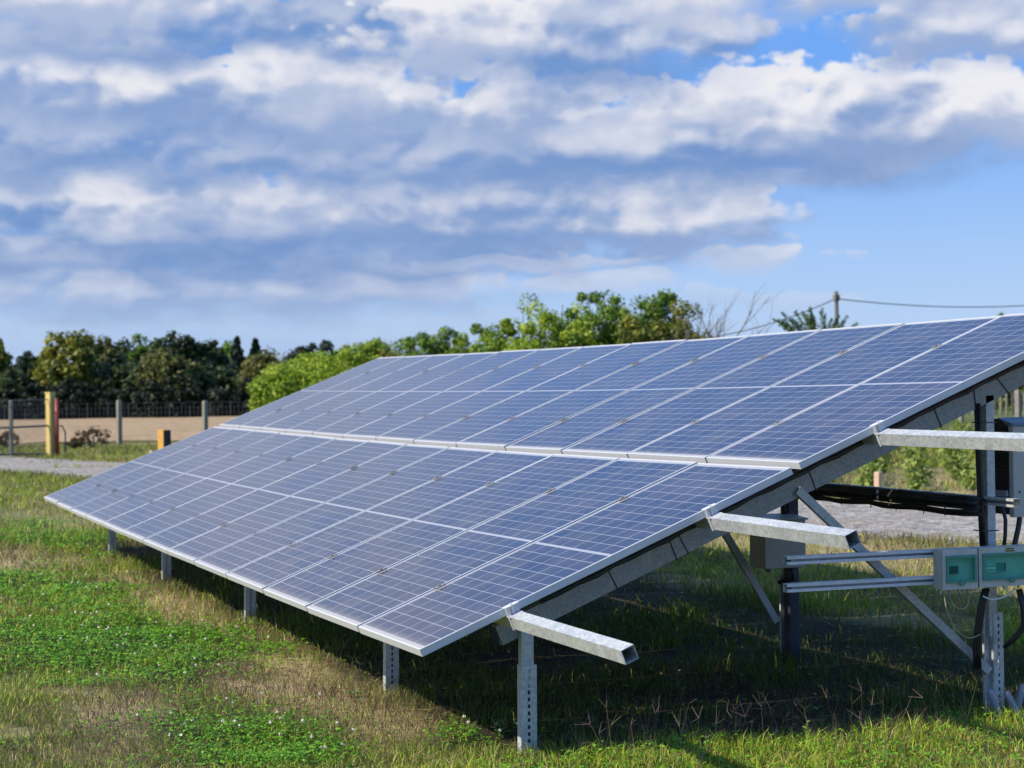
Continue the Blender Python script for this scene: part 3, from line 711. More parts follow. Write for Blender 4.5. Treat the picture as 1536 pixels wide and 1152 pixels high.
o = empty('post_shade', (-2.30, 3.13, 0), 'wide dark box added for the shaded inside of the second rear post', 'post shade')  # dark box stands in for the shade inside the post channel
mb = MB(); mb.box((-.04, -.03, -.05), (.03, .045, 1.12)); mb.build('shade_box', mottled('post_inside_shade', (.035, .04, .06), (.025, .028, .04), 9, .5), o, bevel=.008)
mb = MB(); mb.tube([(.01, -.05, 1.12), (.02, -.055, .98), (.02, -.05, .86)], .014, 8); mb.build('cable', M_BLACK, o, smooth=True)
# grey conduit pipes coming out of the ground at the near rear post
for (a, b, r_, lb) in (((-.02, 2.995, .13), (.05, 3.03, -.03), .016, 'left of three short grey conduit pipes at the foot of the near rear post'),
                       ((.0, 3.08, .12), (.08, 3.12, -.03), .017, 'middle of three short grey conduit pipes at the foot of the near rear post'),
                       ((-.05, 3.22, .14), (-.03, 3.15, -.03), .017, 'right of three short grey conduit pipes at the foot of the near rear post')):
    a, b = Vector(a) + Vector((-.1, .06, 0)), Vector(b) + Vector((-.1, .06, 0)); mb = MB(); mb.tube([a, a.lerp(b, .4), b], r_, 12, cap=False); d = (a - b).normalized()
    mb.tube([a - d * .12, a - d * .002], r_ * .82, 12); mb.mi = [0] * 24 + [1] * (len(mb.f) - 24)
    oo = mb.build('conduit_pipe', [M_PIPE, M_HOLE], smooth=True); setlab(oo, lb, 'pipe', 'conduit pipes at the post foot')

# ------------------------------------------------------------------ vegetation builders
def leaf_quads(ctr, nor, size, col, asp=.6):
    n = len(ctr); r = RNG.normal(size=(n, 3)); t = np.cross(nor, r); t /= np.linalg.norm(t, axis=1)[:, None] + 1e-9; b = np.cross(nor, t)
    s = size[:, None]
    co = np.stack([ctr - t * s - b * s * asp * .4, ctr - b * s * asp + t * s * .1, ctr + t * s + b * s * asp * .2, ctr + b * s * asp - t * s * .1], 1).reshape(-1, 3)
    return co, np.repeat(col, 4, axis=0)
def crown(w, h, z0, nclump, nleaf, leaf, c1, c2, shape='round', loose=.0, fill=.6, skirt=0.):
    """leaf cloud of clumps; c1/c2 leaf colours"""
    CT, NO, SZ, CO = [], [], [], []
    for k in range(nclump):
        if k < skirt * nclump:
            a = RNG.uniform(0, 6.28); rr = w * .42 * RNG.uniform(.3, 1) ** .5; R0 = w * RNG.uniform(.10, .17)
            c = np.array([math.cos(a) * rr, math.sin(a) * rr, RNG.uniform(0., .62) * (h + z0)])
        elif shape == 'cone':
            t = RNG.uniform(0, 1) ** .8; rad = (1 - t) * .5 + .02; a = RNG.uniform(0, 6.28); rr = rad * RNG.uniform(.4, 1)
            c = np.array([math.cos(a) * rr * w, math.sin(a) * rr * w, z0 + t * h]); R0 = .16 * w * (1.15 - t) + .05
        else:
            d = RNG.normal(size=3); d /= np.linalg.norm(d); rr = RNG.uniform(fill, 1.) ** .6
            if d[2] < -.5: d[2] *= .5
            k_ = .40 + loose * RNG.uniform(0, .22)
            c = np.array([d[0] * w * k_ * rr, d[1] * w * k_ * rr, z0 + h * .5 + d[2] * h * (k_ + .0) * rr]); R0 = w * RNG.uniform(.06, .17)
        n = int(nleaf * RNG.uniform(.6, 1.3)); q = RNG.normal(size=(n, 3)); q /= np.linalg.norm(q, axis=1)[:, None]
        rad = RNG.uniform(.25, 1., n) ** .5
        CT.append(c + q * rad[:, None] * R0 * np.array([1, 1, .85])); NO.append(q + RNG.normal(size=(n, 3)) * .6 + np.array([0, 0, .4])); SZ.append(leaf * RNG.uniform(.6, 1.4, n))
        tt = np.clip(RNG.normal(RNG.uniform(.1, .9), .25, n), 0, 1)
        CO.append((np.asarray(c1) * (1 - tt[:, None]) + np.asarray(c2) * tt[:, None]) * RNG.uniform(.75, 1.25, n)[:, None])
    CT, NO, SZ, CO = map(np.concatenate, (CT, NO, SZ, CO)); NO /= np.linalg.norm(NO, axis=1)[:, None]
    return leaf_quads(CT, NO, SZ, CO)
def tree(name, p, w, h, label, cat, group, c1, c2, shape='round', nclump=46, nleaf=62, leaf=.2, z0=None, loose=.3, fill=.6, trunk_r=None, skirt=0.):
    o = empty(name, tuple(p), label, cat, group)
    z0 = h * .16 if z0 is None else z0
    co, col = crown(w, h - z0, z0, nclump, nleaf, leaf, c1, c2, shape, loose, fill, skirt)
    co[:, 2] = np.maximum(co[:, 2], -.05); q = np.arange(len(co)).reshape(-1, 4)
    np_mesh('crown', co, None, M_LEAF, col, o, quads=q)
    mb = MB(); tr = trunk_r or h * .022; pts = [(0, 0, -.1)]; x = y = 0
    for k in range(1, 6): x += random.uniform(-.03, .03) * w; y += random.uniform(-.03, .03) * w; pts.append((x, y, h * .85 * k / 5))
    mb.tube(pts, [tr * (1.15 - .19 * k) for k in range(6)], 8)
    for k in range(9 if shape == 'round' else 3):
        t = random.uniform(.25, .8); i = int(t * 5); b = Vector(pts[i]); a = random.uniform(0, 6.28); l = w * random.uniform(.22, .40)
        e = b + Vector((math.cos(a) * l, math.sin(a) * l, l * random.uniform(.4, .9))); m_ = b.lerp(e, .5) + Vector((0, 0, l * .08))
        mb.tube([b, m_, e], [tr * .45, tr * .3, tr * .12], 6)
    mb.build('trunk', M_BARK, o)
    return o
DK1, DK2 = (.016, .030, .010), (.064, .090, .022)
YG1, YG2 = (.06, .09, .014), (.27, .26, .03)
OL1, OL2 = (.05, .065, .016), (.17, .17, .04)
GR1, GR2 = (.045, .105, .014), (.19, .29, .03)
LM1, LM2 = (.11, .20, .012), (.38, .47, .035)
# forest edge beyond the ploughed field: px, distance, top y, width px, kind, label
FOREST = [
 (-70, 128, 492, 120, 'd', 'dark broad tree at the far left edge of the wood'), (-8, 126, 506, 50, 'y', 'yellowing tree cut by the left edge of the picture'), (40, 132, 542, 70, 'd', 'low dark tree between the yellowing trees on the left'),
 (100, 125, 496, 105, 'y', 'tall yellow-green tree behind the yellow gate post'), (150, 134, 503, 90, 'o', 'olive tree just right of the tall yellow-green tree'), (178, 140, 512, 90, 'd', 'dark tree above the first grey fence post'),
 (222, 140, 505, 80, 'g', 'green tree in the middle of the wood edge'), (262, 136, 499, 95, 'd', 'tall dark tree with the highest crown in the wood'), (252, 124, 522, 100, 'o', 'olive yellow tree in front of the tall dark one'),
 (305, 138, 504, 80, 'd', 'dark tree above the second grey fence post'), (338, 142, 515, 80, 'g', 'green tree right of the second fence post'), (356, 130, 504, 38, 'c', 'taller of two narrow dark conifers'), (384, 134, 510, 42, 'c', 'shorter of two narrow dark conifers'),
 (402, 126, 528, 95, 'o', 'low olive tree beside the bright green thicket'), (200, 126, 545, 130, 'd', 'low dark bushy tree at the foot of the wood'), (310, 127, 548, 130, 'd', 'low dark bushy tree left of the thicket'), (380, 140, 540, 120, 'd', 'dark tree behind the conifers'), (65, 140, 520, 90, 'd', 'dark tree left behind the yellow-green one'), (130, 126, 552, 90, 'o', 'low olive bush under the yellow-green tree'), (20, 122, 556, 80, 'd', 'low dark bush behind the gate'),
]
def kindcol(k): return {'d': (DK1, DK2), 'y': (YG1, YG2), 'o': (OL1, OL2), 'g': (GR1, GR2), 'c': ((.015, .03, .018), (.03, .05, .025)), 'l': (LM1, LM2)}[k]
for (x, d, ty, wpx, k, lb) in FOREST:
    h = hgt(ty, d, x); w = wpx * d / FPX; c1, c2 = kindcol(k)
    if k == 'c': tree('conifer', place(x, d), w * 1.2, h, lb, 'conifer', 'trees of the wood', c1, c2, 'cone', 110, 50, .14, z0=.2)
    else: tree('broadleaf_tree', place(x, d), w, h, lb, 'tree', 'trees of the wood', c1, c2, 'round', 190, 55, .16, z0=.2, loose=.6, fill=.4, skirt=.25)
for (x, d, ty, wpx, k, lb) in [(452, 230, 520, 70, 'd', 'distant dark tree left of the round far crown'), (488, 240, 506, 62, 'd', 'distant tree with round dark crown above the thicket'), (514, 245, 512, 40, 'd', 'distant narrow dark tree right of the round far crown')]:
    h = hgt(ty, d, x); w = wpx * d / FPX
    tree('broadleaf_tree' if k == 'd' else 'conifer', place(x, d), w, h, lb, 'tree', 'distant trees', (.03, .045, .035), (.05, .07, .05), 'round' if k == 'd' else 'cone', 110, 60, .26, z0=.2, loose=.5, skirt=.4)
for i, x in enumerate(range(-110, 440, 55)):
    d = 120.5; tree('hedge_bush', place(x, d), 3.1, 2.3 + .5 * math.sin(i * 2.1), 'dark low bush in the hedge along the foot of the wood', 'bush', 'hedge bushes at the foot of the wood', (.010, .018, .008), (.022, .034, .012), 'round', 60, 70, .13, z0=.0, loose=.5, skirt=.5)
# hidden depth of the wood behind the array and to the right
oo_c = []
for i, x in enumerate(range(430, 1320, 74)):
    d = 150 + 12 * math.sin(i * 2.3); ty = 545 + 8 * math.sin(i * 1.7)
    tree('broadleaf_tree', place(x, d), 100 * d / FPX, hgt(ty, d, x), 'dark tree of the wood hidden behind the array', 'tree', 'wood trees behind the array', DK1, DK2, 'round', 40, 50, .22, z0=.2)
THICKET = [
 (432, 66, 548, 70, 'l', 'low lime green bush at the left end of the thicket'), (475, 68, 532, 78, 'l', 'lime green bush beside the left end of the thicket'), (520, 66, 522, 80, 'l', 'lime green bush above the top left corner of the array'), (566, 67, 517, 64, 'l', 'lime green bush with yellow leaves above the array corner'),
 (602, 66, 520, 50, 'y', 'yellowish bush in a dip of the thicket'), (645, 64, 492, 66, 'g', 'green shrub with feathery top left of the gap'), (692, 66, 512, 56, 'l', 'low lime bush in the gap of the thicket'), (738, 62, 486, 56, 'g', 'green shrub right of the gap in the thicket'),
 (785, 61, 466, 74, 'l', 'bright green tree on the left shoulder of the tallest clump'), (838, 60, 453, 82, 'l', 'bright green tree in the tallest clump'), (892, 60, 452, 80, 'g', 'green tree in the middle of the tallest clump'), (940, 60, 449, 66, 'g', 'mid green tree right of the middle of the tallest clump'), (984, 58, 442, 56, 'g', 'dark green tree with pointed top beside the bare branches'), (1024, 57, 470, 60, 'y', 'yellow-brown bush at the foot of the bare branches'), (965, 57, 478, 70, 'y', 'russet bush in front of the dark green tree'),
]
for (x, d, ty, wpx, k, lb) in THICKET:
    h = hgt(ty, d, x) * 1.15; w = max(wpx * d / FPX * 1.9, 1.2); c1, c2 = kindcol(k)
    tree('bush', place(x, d), w, h, lb, 'bush', 'thicket behind the array', c1, c2, 'round', 120, 170, .052, z0=.1, loose=.22, fill=.4, trunk_r=.05, skirt=.45)
RT = [(1330, 112, 548, 110, 'g', 'green tree seen under the panels left of the first post'), (1390, 110, 540, 110, 'd', 'dark tree seen under the panels'), (1440, 116, 530, 110, 'g', 'green tree behind the thin fence post'), (1490, 112, 520, 110, 'd', 'dark tree above the inverter'), (1535, 105, 535, 90, 'y', 'yellow-lit tree at the right edge above the inverter'), (1590, 112, 510, 120, 'g', 'green tree beyond the right edge'), (1500, 140, 456, 44, 'g', 'tall tree whose tip shows above the array on the right')]
for (x, d, ty, wpx, k, lb) in RT:
    h = hgt(ty, d, x); w = wpx * d / FPX; c1, c2 = kindcol(k)
    tree('broadleaf_tree', place(x, d), w, h, lb, 'tree', 'trees behind the right end', c1, c2, 'round', 80, 70, .16, z0=.1, loose=.5, skirt=.3)
# frond-topped plant by the utility pole
def frond_tree(p, h, w, label):
    o = empty('frond_tree', tuple(p), label, 'tree'); CT, NO, SZ, CO = [], [], [], []
    mb = MB(); mb.tube([(0, 0, -.1), (.05, 0, h * .4), (0, .05, h * .72)], [.12, .09, .06], 8)
    for k in range(22):
        a = RNG.uniform(0, 6.28); sp = RNG.uniform(.05, 1); L = h * .34 * RNG.uniform(.75, 1.1)
        b = np.array([math.cos(a) * w * .18 * sp, math.sin(a) * w * .18 * sp, h * .62]); dr = np.array([math.cos(a) * sp * 1.0, math.sin(a) * sp * 1.0, 1.0]); dr /= np.linalg.norm(dr)
        e = b + dr * L; mb.tube([(0, 0, h * .5), tuple(b), tuple(e)], [.03, .02, .006], 5)
        n = 75; t = RNG.uniform(.1, 1, n); c = b + (e - b) * t[:, None] + RNG.normal(size=(n, 3)) * .10 * (1.15 - t[:, None]) + np.array([0, 0, 0]); c[:, :2] += dr[:2] * (t[:, None] ** 2) * L * .15
        CT.append(c); NO.append(RNG.normal(size=(n, 3))); SZ.append(RNG.uniform(.06, .14, n)); tt = RNG.uniform(0, 1, n)[:, None]; CO.append(np.array([.05, .10, .03]) * (1 - tt) + np.array([.13, .19, .06]) * tt)
    CT, NO, SZ, CO = map(np.concatenate, (CT, NO, SZ, CO)); NO /= np.linalg.norm(NO, axis=1)[:, None]
    co, col = leaf_quads(CT, NO, SZ, CO, .3); np_mesh('crown', co, None, M_LEAF, col, o, quads=np.arange(len(co)).reshape(-1, 4)); mb.build('trunk', M_BARK, o)
frond_tree(place(1232, 74), hgt(470, 74, 1232) * 1.1, 2.6, 'small tree with upright fan-like fronds beside the utility pole')
# bare trees
def bare(p, h, label, lean, seed):
    o = empty('bare_tree', tuple(p), label, 'bare tree', 'bare branches beside the thicket'); r = random.Random(seed); mb = MB()
    def grow(a, d, L, rad, dep):
        pts = [a]; q = a; dd = d.copy()
        for k in range(4):
            dd = (dd + Vector((r.uniform(-.22, .22), r.uniform(-.22, .22), r.uniform(-.06, .16)))).normalized(); q = q + dd * L / 4; pts.append(q)
        mb.tube(pts, [rad, rad * .85, rad * .7, rad * .55, rad * .4], 5)
        if dep:
            for k in range(r.randint(2, 4)):
                i = r.randint(1, 4); grow(pts[i], (dd + Vector((r.uniform(-.9, .9), r.uniform(-.9, .9), r.uniform(-.1, .5)))).normalized(), L * r.uniform(.5, .75), rad * .5, dep - 1)
    for k in range(4): grow(Vector((r.uniform(-.3, .3), r.uniform(-.3, .3), -.1)), Vector((r.uniform(-.22, .22) + lean[0], r.uniform(-.22, .22) + lean[1], 1)).normalized(), h * r.uniform(.62, .8), .05, 3)
    mb.build('branches', M_TWIG, o)
bare(place(1034, 56), hgt(458, 56, 1050) * .80, 'taller clump of bare grey branches beside the thicket', (.0, .0), 4)
bare(place(1086, 56), hgt(468, 56, 1106) * .80, 'lower clump of bare grey branches right of the taller one', (.0, .03), 9)
bare(place(1062, 58), hgt(486, 58, 1075) * .80, 'lowest tangle of bare twigs between the two taller bare clumps', (.0, .02), 15)
# utility pole and wires
pp = place(1256, 80); top = hgt(437, 80, 1256)
o = empty('utility_pole', tuple(pp), 'dark utility pole carrying an overhead cable behind the array', 'utility pole')
mb = MB(); T = Matrix.Translation((0, 0, 0)); mb.tube([(.1, .0, -.2), (0, 0, top)], [.115, .085], 10); mb.build('pole', M_POLE, o)
mb = MB(); mb.box((-.12, -.12, top - .40), (.12, .12, top - .14)); mb.build('bracket', M_POLE, o, bevel=.03)
def wire(a, b, sag_, label):
    a, b = Vector(a), Vector(b); mb = MB(); mb.tube([a.lerp(b, t / 16) - Vector((0, 0, sag_ * 4 * (t / 16) * (1 - t / 16))) for t in range(17)], .022, 5); setlab(mb.build('overhead_cable', M_BLACK), label, 'cable', 'overhead cables at the pole')
wa = (pp[0], pp[1], hgt(448, 80, 1256))
wire(wa, tuple(place(1010, 84)[:2]) + (hgt(512, 84, 1010),), .35, 'overhead cable falling left from the utility pole to the bare branches')
wire(wa, tuple(place(1720, 92)[:2]) + (hgt(436, 92, 1720),), .55, 'overhead cable sagging right from the utility pole')

# ------------------------------------------------------------------ gate, posts and small things on the left
gp = place(75, 51.5)
o = empty('gate_post', tuple(gp), 'thick yellow square gate post at the gravel drive', 'gate post')
mb = MB(); mb.box((-.09, -.09, -.1), (.09, .09, 1.66), 0, Matrix.Rotation(.6, 4, 'Z')); mb.build('post', M_YEL, o, bevel=.01)
mb = MB(); mb.box((-.098, -.098, 1.6615), (.098, .098, 1.70), 0, Matrix.Rotation(.6, 4, 'Z')); mb.box((-.095, -.095, 1.40), (.095, .095, 1.47), 0, Matrix.Rotation(.6, 4, 'Z')); mb.build('cap', M_YEL, o)
rp = place(84.5, 51.45)
o = empty('gate_post', tuple(rp), 'round red pipe post beside the yellow gate post', 'gate post')
mb = MB(); mb.tube([(0, 0, -.1), (0, 0, 1.52)], .055, 12); mb.build('post', M_REDP, o, smooth=True)
mb = MB(); mb.tube([(0, 0, 1.5215), (0, 0, 1.56)], .06, 12); mb.build('cap', M_STEELP, o)
mb = MB(); bx = Vector(place(97, 51.5) - rp); mb.tube([(0.058, 0, .78), tuple(bx * .6 + Vector((0, 0, .80))), tuple(bx + Vector((0, 0, .62))), tuple(bx + Vector((0, 0, .05)))], .02, 6); mb.build('hose', M_STEELP, o)
ga, gb = place(-86, 50), place(71.5, 51.4)
o = empty('metal_gate', tuple(gb), 'low steel frame gate with wire mesh left of the yellow post', 'gate')
def gl(t, z): q = gb + (ga - gb) * t - gb; return Vector((q[0], q[1], z))
mb = MB(); mb.tube([gl(0.01, .05), gl(1, .09)], .028, 8); mb.tube([gl(.0, .80), gl(1, .74)], .028, 8); mb.tube([gl(.0, 1.5), gl(1, 1.47)], .014, 6); mb.build('frame', M_STEELP, o)
mb = MB(); mb.tube([gl(.36, .05), gl(.36, 1.50)], .055, 8); mb.build('upright', M_GREYPOST, o)
mb = MB()
for k in range(1, 60): mb.tube([gl(k / 60, .06), gl(k / 60, 1.49)], .0025, 4)
for k in range(1, 22): mb.tube([gl(0.01, .06 + k * .065), gl(1, .06 + k * .065)], .0022, 4)
mb.build('wire_mesh', M_STEELP, o)
for (x, d, ty, lb, wd) in ((178, 61.5, 600, 'grey concrete fence post standing alone at the field edge', .07), (307, 62, 601, 'grey concrete fence post close to the corner of the array', .07), (436, 63, 601, 'grey fence post hidden behind the array', .085), (1441, 67, 607, 'grey fence post seen under the panels on the right', .075), (1527, 55, 585, 'grey fence post above the inverter at the right edge', .075)):
    q = place(x, d); h = hgt(ty, d, x); mb = MB(); mb.box((-wd, -wd, -.2), (wd, wd, h - .02), 0, Matrix.Rotation(.35 if d < 70 else .6, 4, 'Z')); mb.box((-wd * .8, -wd * .8, h - .02), (wd * .8, wd * .8, h), 0, Matrix.Rotation(.35, 4, 'Z'))
    oo = mb.build('fence_post', M_GREYPOST, bevel=.012, loc=tuple(q)); oo.rotation_euler = (random.uniform(-.02, .02), random.uniform(-.02, .02), 0); setlab(oo, lb, 'fence post', 'grey fence posts')
q = place(245, 52)
o = empty('bollard', tuple(q), 'short orange and black bollard near the far end of the array', 'bollard')
T = Matrix.Rotation(math.atan2(RIGHT[1], RIGHT[0]) - .75, 4, 'Z')
mb = MB(); mb.box((-.13, -.12, -.1), (.13, .12, .64), 0, T); mb.build('body', M_ORAN, o, bevel=.012)
mb = MB(); mb.box((.131, -.115, .0), (.15, .115, .63), 0, T); mb.build('side_plate', M_BLACK, o)
q = place(226, 50); mb = MB(); mb.tube([(0, 0, -.05), (0, 0, .12), (0, 0, .16)], [.07, .06, .03], 8); setlab(mb.build('marker_stake', M_PEACH, loc=tuple(q)), 'tiny pale pink stake left of the orange bollard', 'stake')
q = place(1316, 26.5); mb = MB(); mb.box((-.05, -.045, -.1), (.045, .04, .45), 0, Matrix.Rotation(.3, 4, 'Z')); setlab(mb.build('boundary_peg', M_PEACH, bevel=.01, loc=tuple(q)), 'short pale orange boundary peg on the far verge of the gravel road', 'peg')
# low trellis fence along the far edge of the field
a, b = place(-120, 116), place(430, 119)
o = empty('trellis_fence', tuple(a), 'long low dark fence along the far edge of the ploughed field', 'fence')
for k in range(90):
    t = k / 89; c = (b - a) * t; mb = MB(); mb.box((c[0] - .03, c[1] - .03, -.1), (c[0] + .03, c[1] + .03, .85 + .15 * math.sin(k * 2.7))); mb.build('post', M_DARKWOOD if k % 5 else M_STEELP, o)
mb = MB()
for zz in (.35, .65, .95): mb.tube([(0, 0, zz), tuple((b - a) * 1 + np.array([0, 0, zz]))], .012, 4)
mb.build('wire', M_STEELP, o)
a, b = place(1290, 104), place(1660, 84)
o = empty('trellis_fence', tuple(a), 'low dark fence in front of the trees on the right', 'fence')
for k in range(46):
    t = k / 45; c = (b - a) * t; mb = MB(); mb.box((c[0] - .04, c[1] - .04, -.1), (c[0] + .04, c[1] + .04, 1.15 + .1 * math.sin(k * 2.7))); mb.build('post', M_GREYPOST if k % 3 else M_STEELP, o)
mb = MB()
for zz in (.4, .75, 1.1): mb.tube([(0, 0, zz), tuple((b - a) * 1 + np.array([0, 0, zz]))], .01, 4)
mb.build('wire', M_STEELP, o)
def clump(p, w, h, label, c1, c2, name='dry_bush', cat='bush', leaf=.03, ncl=26, nl=60, group=None):
    o = empty(name, tuple(p), label, cat, group); co, col = crown(w, h, 0., ncl, nl, leaf, c1, c2, 'round', .8, .3)
    co[:, 2] = np.maximum(co[:, 2], -.02); np_mesh('foliage', co, None, M_DRY, col, o, quads=np.arange(len(co)).reshape(-1, 4))
    mb = MB()
    for k in range(7): a_ = k * .9; mb.tube([(0, 0, -.05), (math.cos(a_) * w * .15, math.sin(a_) * w * .15, h * .4), (math.cos(a_) * w * .3, math.sin(a_) * w * .3, h * .8)], [.02, .012, .004], 5)
    mb.build('stems', M_TWIG, o)
clump(place(138, 58), 1.1, .62, 'brown dry bush at the field edge left of the first fence post', (.07, .045, .03), (.17, .12, .07))
clump(place(8, 58), .8, .5, 'brown dry bush seen through the gate', (.07, .045, .03), (.16, .12, .07))
clump(place(112, 57), .6, .28, 'low brown weed clump beside the dry bush', (.08, .06, .03), (.15, .13, .06))
# vine nursery rows on the right
r0 = place(1180, 28.5); ux = place(1250, 28.5) - place(1180, 28.5); ux /= np.linalg.norm(ux)
fdir = place(1350, 60) - place(1350, 33); fdir /= np.linalg.norm(fdir)
ORDN = ['first', 'second', 'third', 'fourth', 'fifth', 'sixth', 'seventh', 'eighth', 'ninth', 'tenth', 'eleventh', 'twelfth']
for k in range(12):
    base = r0 + ux * (k * .74 - .3); vlab = ('leafy row of young vines, %s from the left in the plot behind the gravel road' % ORDN[k], 'vine row', 'rows of young vines')
    CT, NO, SZ, CO = [], [], [], []
    s = RNG.uniform(0, .3); 
    while s < 32:
        hh = RNG.uniform(.32, .54); c = fdir * s; n = int(RNG.uniform(30, 60) * (1 if s < 16 else .7)); q = RNG.normal(size=(n, 3)) * np.array([.065, .065, 1])
        z = RNG.uniform(.08, hh, n); q[:, 2] = z; CT.append(q + np.array([c[0], c[1], 0]) + np.array([RNG.normal() * .04, RNG.normal() * .04, 0])); NO.append(RNG.normal(size=(n, 3)) + np.array([0, -.4, .5])); SZ.append(RNG.uniform(.03, .065, n)); tt = RNG.uniform(0, 1, n)[:, None]
        br = RNG.uniform(.6, 1.25); CO.append((np.array([.085, .14, .02]) * (1 - tt) + np.array([.28, .33, .07]) * tt) * br)
        s += RNG.uniform(.22, .62)
    CT, NO, SZ, CO = map(np.concatenate, (CT, NO, SZ, CO)); NO /= np.linalg.norm(NO, axis=1)[:, None]
    co, col = leaf_quads(CT, NO, SZ, CO, .75); o = np_mesh('vine_row', co, None, M_LEAF, col, quads=np.arange(len(co)).reshape(-1, 4)); o.location = tuple(base); setlab(o, *vlab)

# ------------------------------------------------------------------ grass and ground cover
def blades(x, y, h, w, col, lean=.45, curl=.5, name='grass', mt=None, zoff=0.):
    n = len(x); z = hground(x, y) - .008 + zoff
    a = RNG.uniform(0, 2 * np.pi, n); dx, dy = np.cos(a), np.sin(a)
    fa = RNG.uniform(0, 2 * np.pi, n); sx, sy = np.cos(fa) * w / 2, np.sin(fa) * w / 2
    l1 = lean * RNG.uniform(.1, 1, n); l2 = l1 + curl * RNG.uniform(0, 1, n)
    m1x = x + dx * h * l1 * .45; m1y = y + dy * h * l1 * .45; m1z = z + h * .55
    tx = m1x + dx * h * l2 * .6; ty = m1y + dy * h * l2 * .6; tz = m1z + h * .45 * (1 - .5 * np.clip(l2, 0, 1.4))
    co = np.empty((n, 5, 3)); co[:, 0] = np.stack([x - sx, y - sy, z], 1); co[:, 1] = np.stack([x + sx, y + sy, z], 1)
    co[:, 2] = np.stack([m1x + sx * .8, m1y + sy * .8, m1z], 1); co[:, 3] = np.stack([m1x - sx * .8, m1y - sy * .8, m1z], 1); co[:, 4] = np.stack([tx, ty, tz], 1)
    b = (np.arange(n) * 5)[:, None]; tr = np.concatenate([b + np.array([0, 1, 2]), b + np.array([0, 2, 3]), b + np.array([3, 2, 4])], 1).reshape(-1, 3)
    return co.reshape(-1, 3), tr, np.repeat(col, 5, axis=0)
def wedge(n, r0, r1, spread=.36):
    r = r0 * (r1 / r0) ** RNG.uniform(0, 1, n); t = RNG.uniform(-spread, spread, n)
    fx, fy = FWD[0], FWD[1]; c, s = np.cos(t), np.sin(t)
    dx, dy = fx * c + fy * s, -fx * s + fy * c
    return CAM[0] + dx * r, CAM[1] + dy * r, r
def keep(x, y): 
    fld = (np.hypot(x - CAM[0], y - CAM[1]) > 61) & (y < 30)
    rd_ = road_dist(x, y); return ((rd_ > -.1) | ((x < -24) & (vnoise(x, y, 1.4, 91) > .55) & (np.abs(rd_ + 1) < .9))) & ~fld
def lerpc(a, b, t): return np.asarray(a) * (1 - t[:, None]) + np.asarray(b) * t[:, None]
# main turf
x, y, r = wedge(420000, 7.6, 62)
un, cl, dr = under_mask(x, y), clover_mask(x, y), dry_mask(x, y)
pn = vnoise(x, y, .55, 41); pn2 = vnoise(x, y, .22, 42)
prob = .85 - .68 * dr - .35 * cl - .48 * un + .25 * pn + .15 * pn2
front = ell(x, y, .55, 1.6, .55, 2.2, amp=.15) * (x > .02); prob = np.maximum(prob, front * .95)
ok = keep(x, y) & (RNG.uniform(0, 1, len(x)) < prob); x, y, r, un, cl, dr, pn, front = (q[ok] for q in (x, y, r, un, cl, dr, pn, front))
n = len(x); k = np.clip(r / 10, 1, 4)
h = RNG.uniform(.025, .075, n) * np.exp(.32 * vnoise(x, y, .16, 44)) * (1 + .5 * np.clip(pn, 0, 1)) * (1 + .25 * front) * (1 + .6 * un) * np.clip(k, 1, 1.7); w = RNG.uniform(.0025, .0055, n) * k
t = np.clip(RNG.uniform(-.1, 1, n) * .8 + .35 * dr - .2 * cl - .25 * front - .15 * pn, 0, 1)
col = lerpc((.16, .30, .025), (.48, .50, .06), RNG.uniform(0, 1, n)); dryc = lerpc((.56, .43, .21), (.28, .20, .12), RNG.uniform(0, 1, n))
isd = RNG.uniform(0, 1, n) < np.clip(.27 + .55 * dr - .02 * front - .25 * cl - .25 * pn - .12 * un, .03, .95)
col[isd] = dryc[isd]; col = col * RNG.uniform(.4, 1.35, n)[:, None]
fy = (front > .4) & ~isd; col[fy] = col[fy] * np.array([1.2, 1.15, 1.0])  # sunlight on the front strip put into lighter blade colour
col = lerpc(col, (.030, .065, .010), un * .72)  # shade of the array put into the colour of blades below it
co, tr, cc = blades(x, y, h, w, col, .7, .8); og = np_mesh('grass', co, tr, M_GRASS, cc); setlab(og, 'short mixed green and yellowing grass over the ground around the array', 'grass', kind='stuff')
# dry wiry stalks, brownish purple, with finger-like seed heads
x, y, r = wedge(110000, 7.8, 26)
un, cl, dr = under_mask(x, y), clover_mask(x, y), dry_mask(x, y); pur = np.maximum(ell(x, y, -2.4, -.25, 1.3, .38, ns=51), np.maximum(ell(x, y, -11.8, -.3, 2.0, .35, ns=52), ell(x, y, -1.7, -1.1, 1.4, .4, ns=53)))
pur = np.maximum(pur, .95 * ell(x, y, -1.9, .15, 1.0, .30, ns=54)); pur = np.maximum(pur, .5 * (vnoise(x, y, .9, 57) > .5)); edge = np.exp(-((x - .06 - .08 * vnoise(x, y, .4, 55)) / .16) ** 2) * sstep(.3, .7, y) * (1 - sstep(3.6, 4.2, y))
prob = .03 + .9 * pur + .25 * dr * (1 - un) - .5 * cl * (pur < .3) + .13 * edge + .02 * un
ok = keep(x, y) & (RNG.uniform(0, 1, len(x)) < prob * .75); x, y, r, pur, edge, un = (q[ok] for q in (x, y, r, pur, edge, un))
n = len(x); h = RNG.uniform(.05, .15, n) * (1 + .5 * edge) * (1 + .2 * pur); w = RNG.uniform(.0016, .003, n) * np.clip(r / 10, 1, 3)
col = lerpc((.055, .038, .032), (.20, .15, .10), RNG.uniform(0, 1, n) ** 1.3) * RNG.uniform(.75, 1.2, n)[:, None]
co, tr, cc = blades(x, y, h, w, col, 1.3, .9)
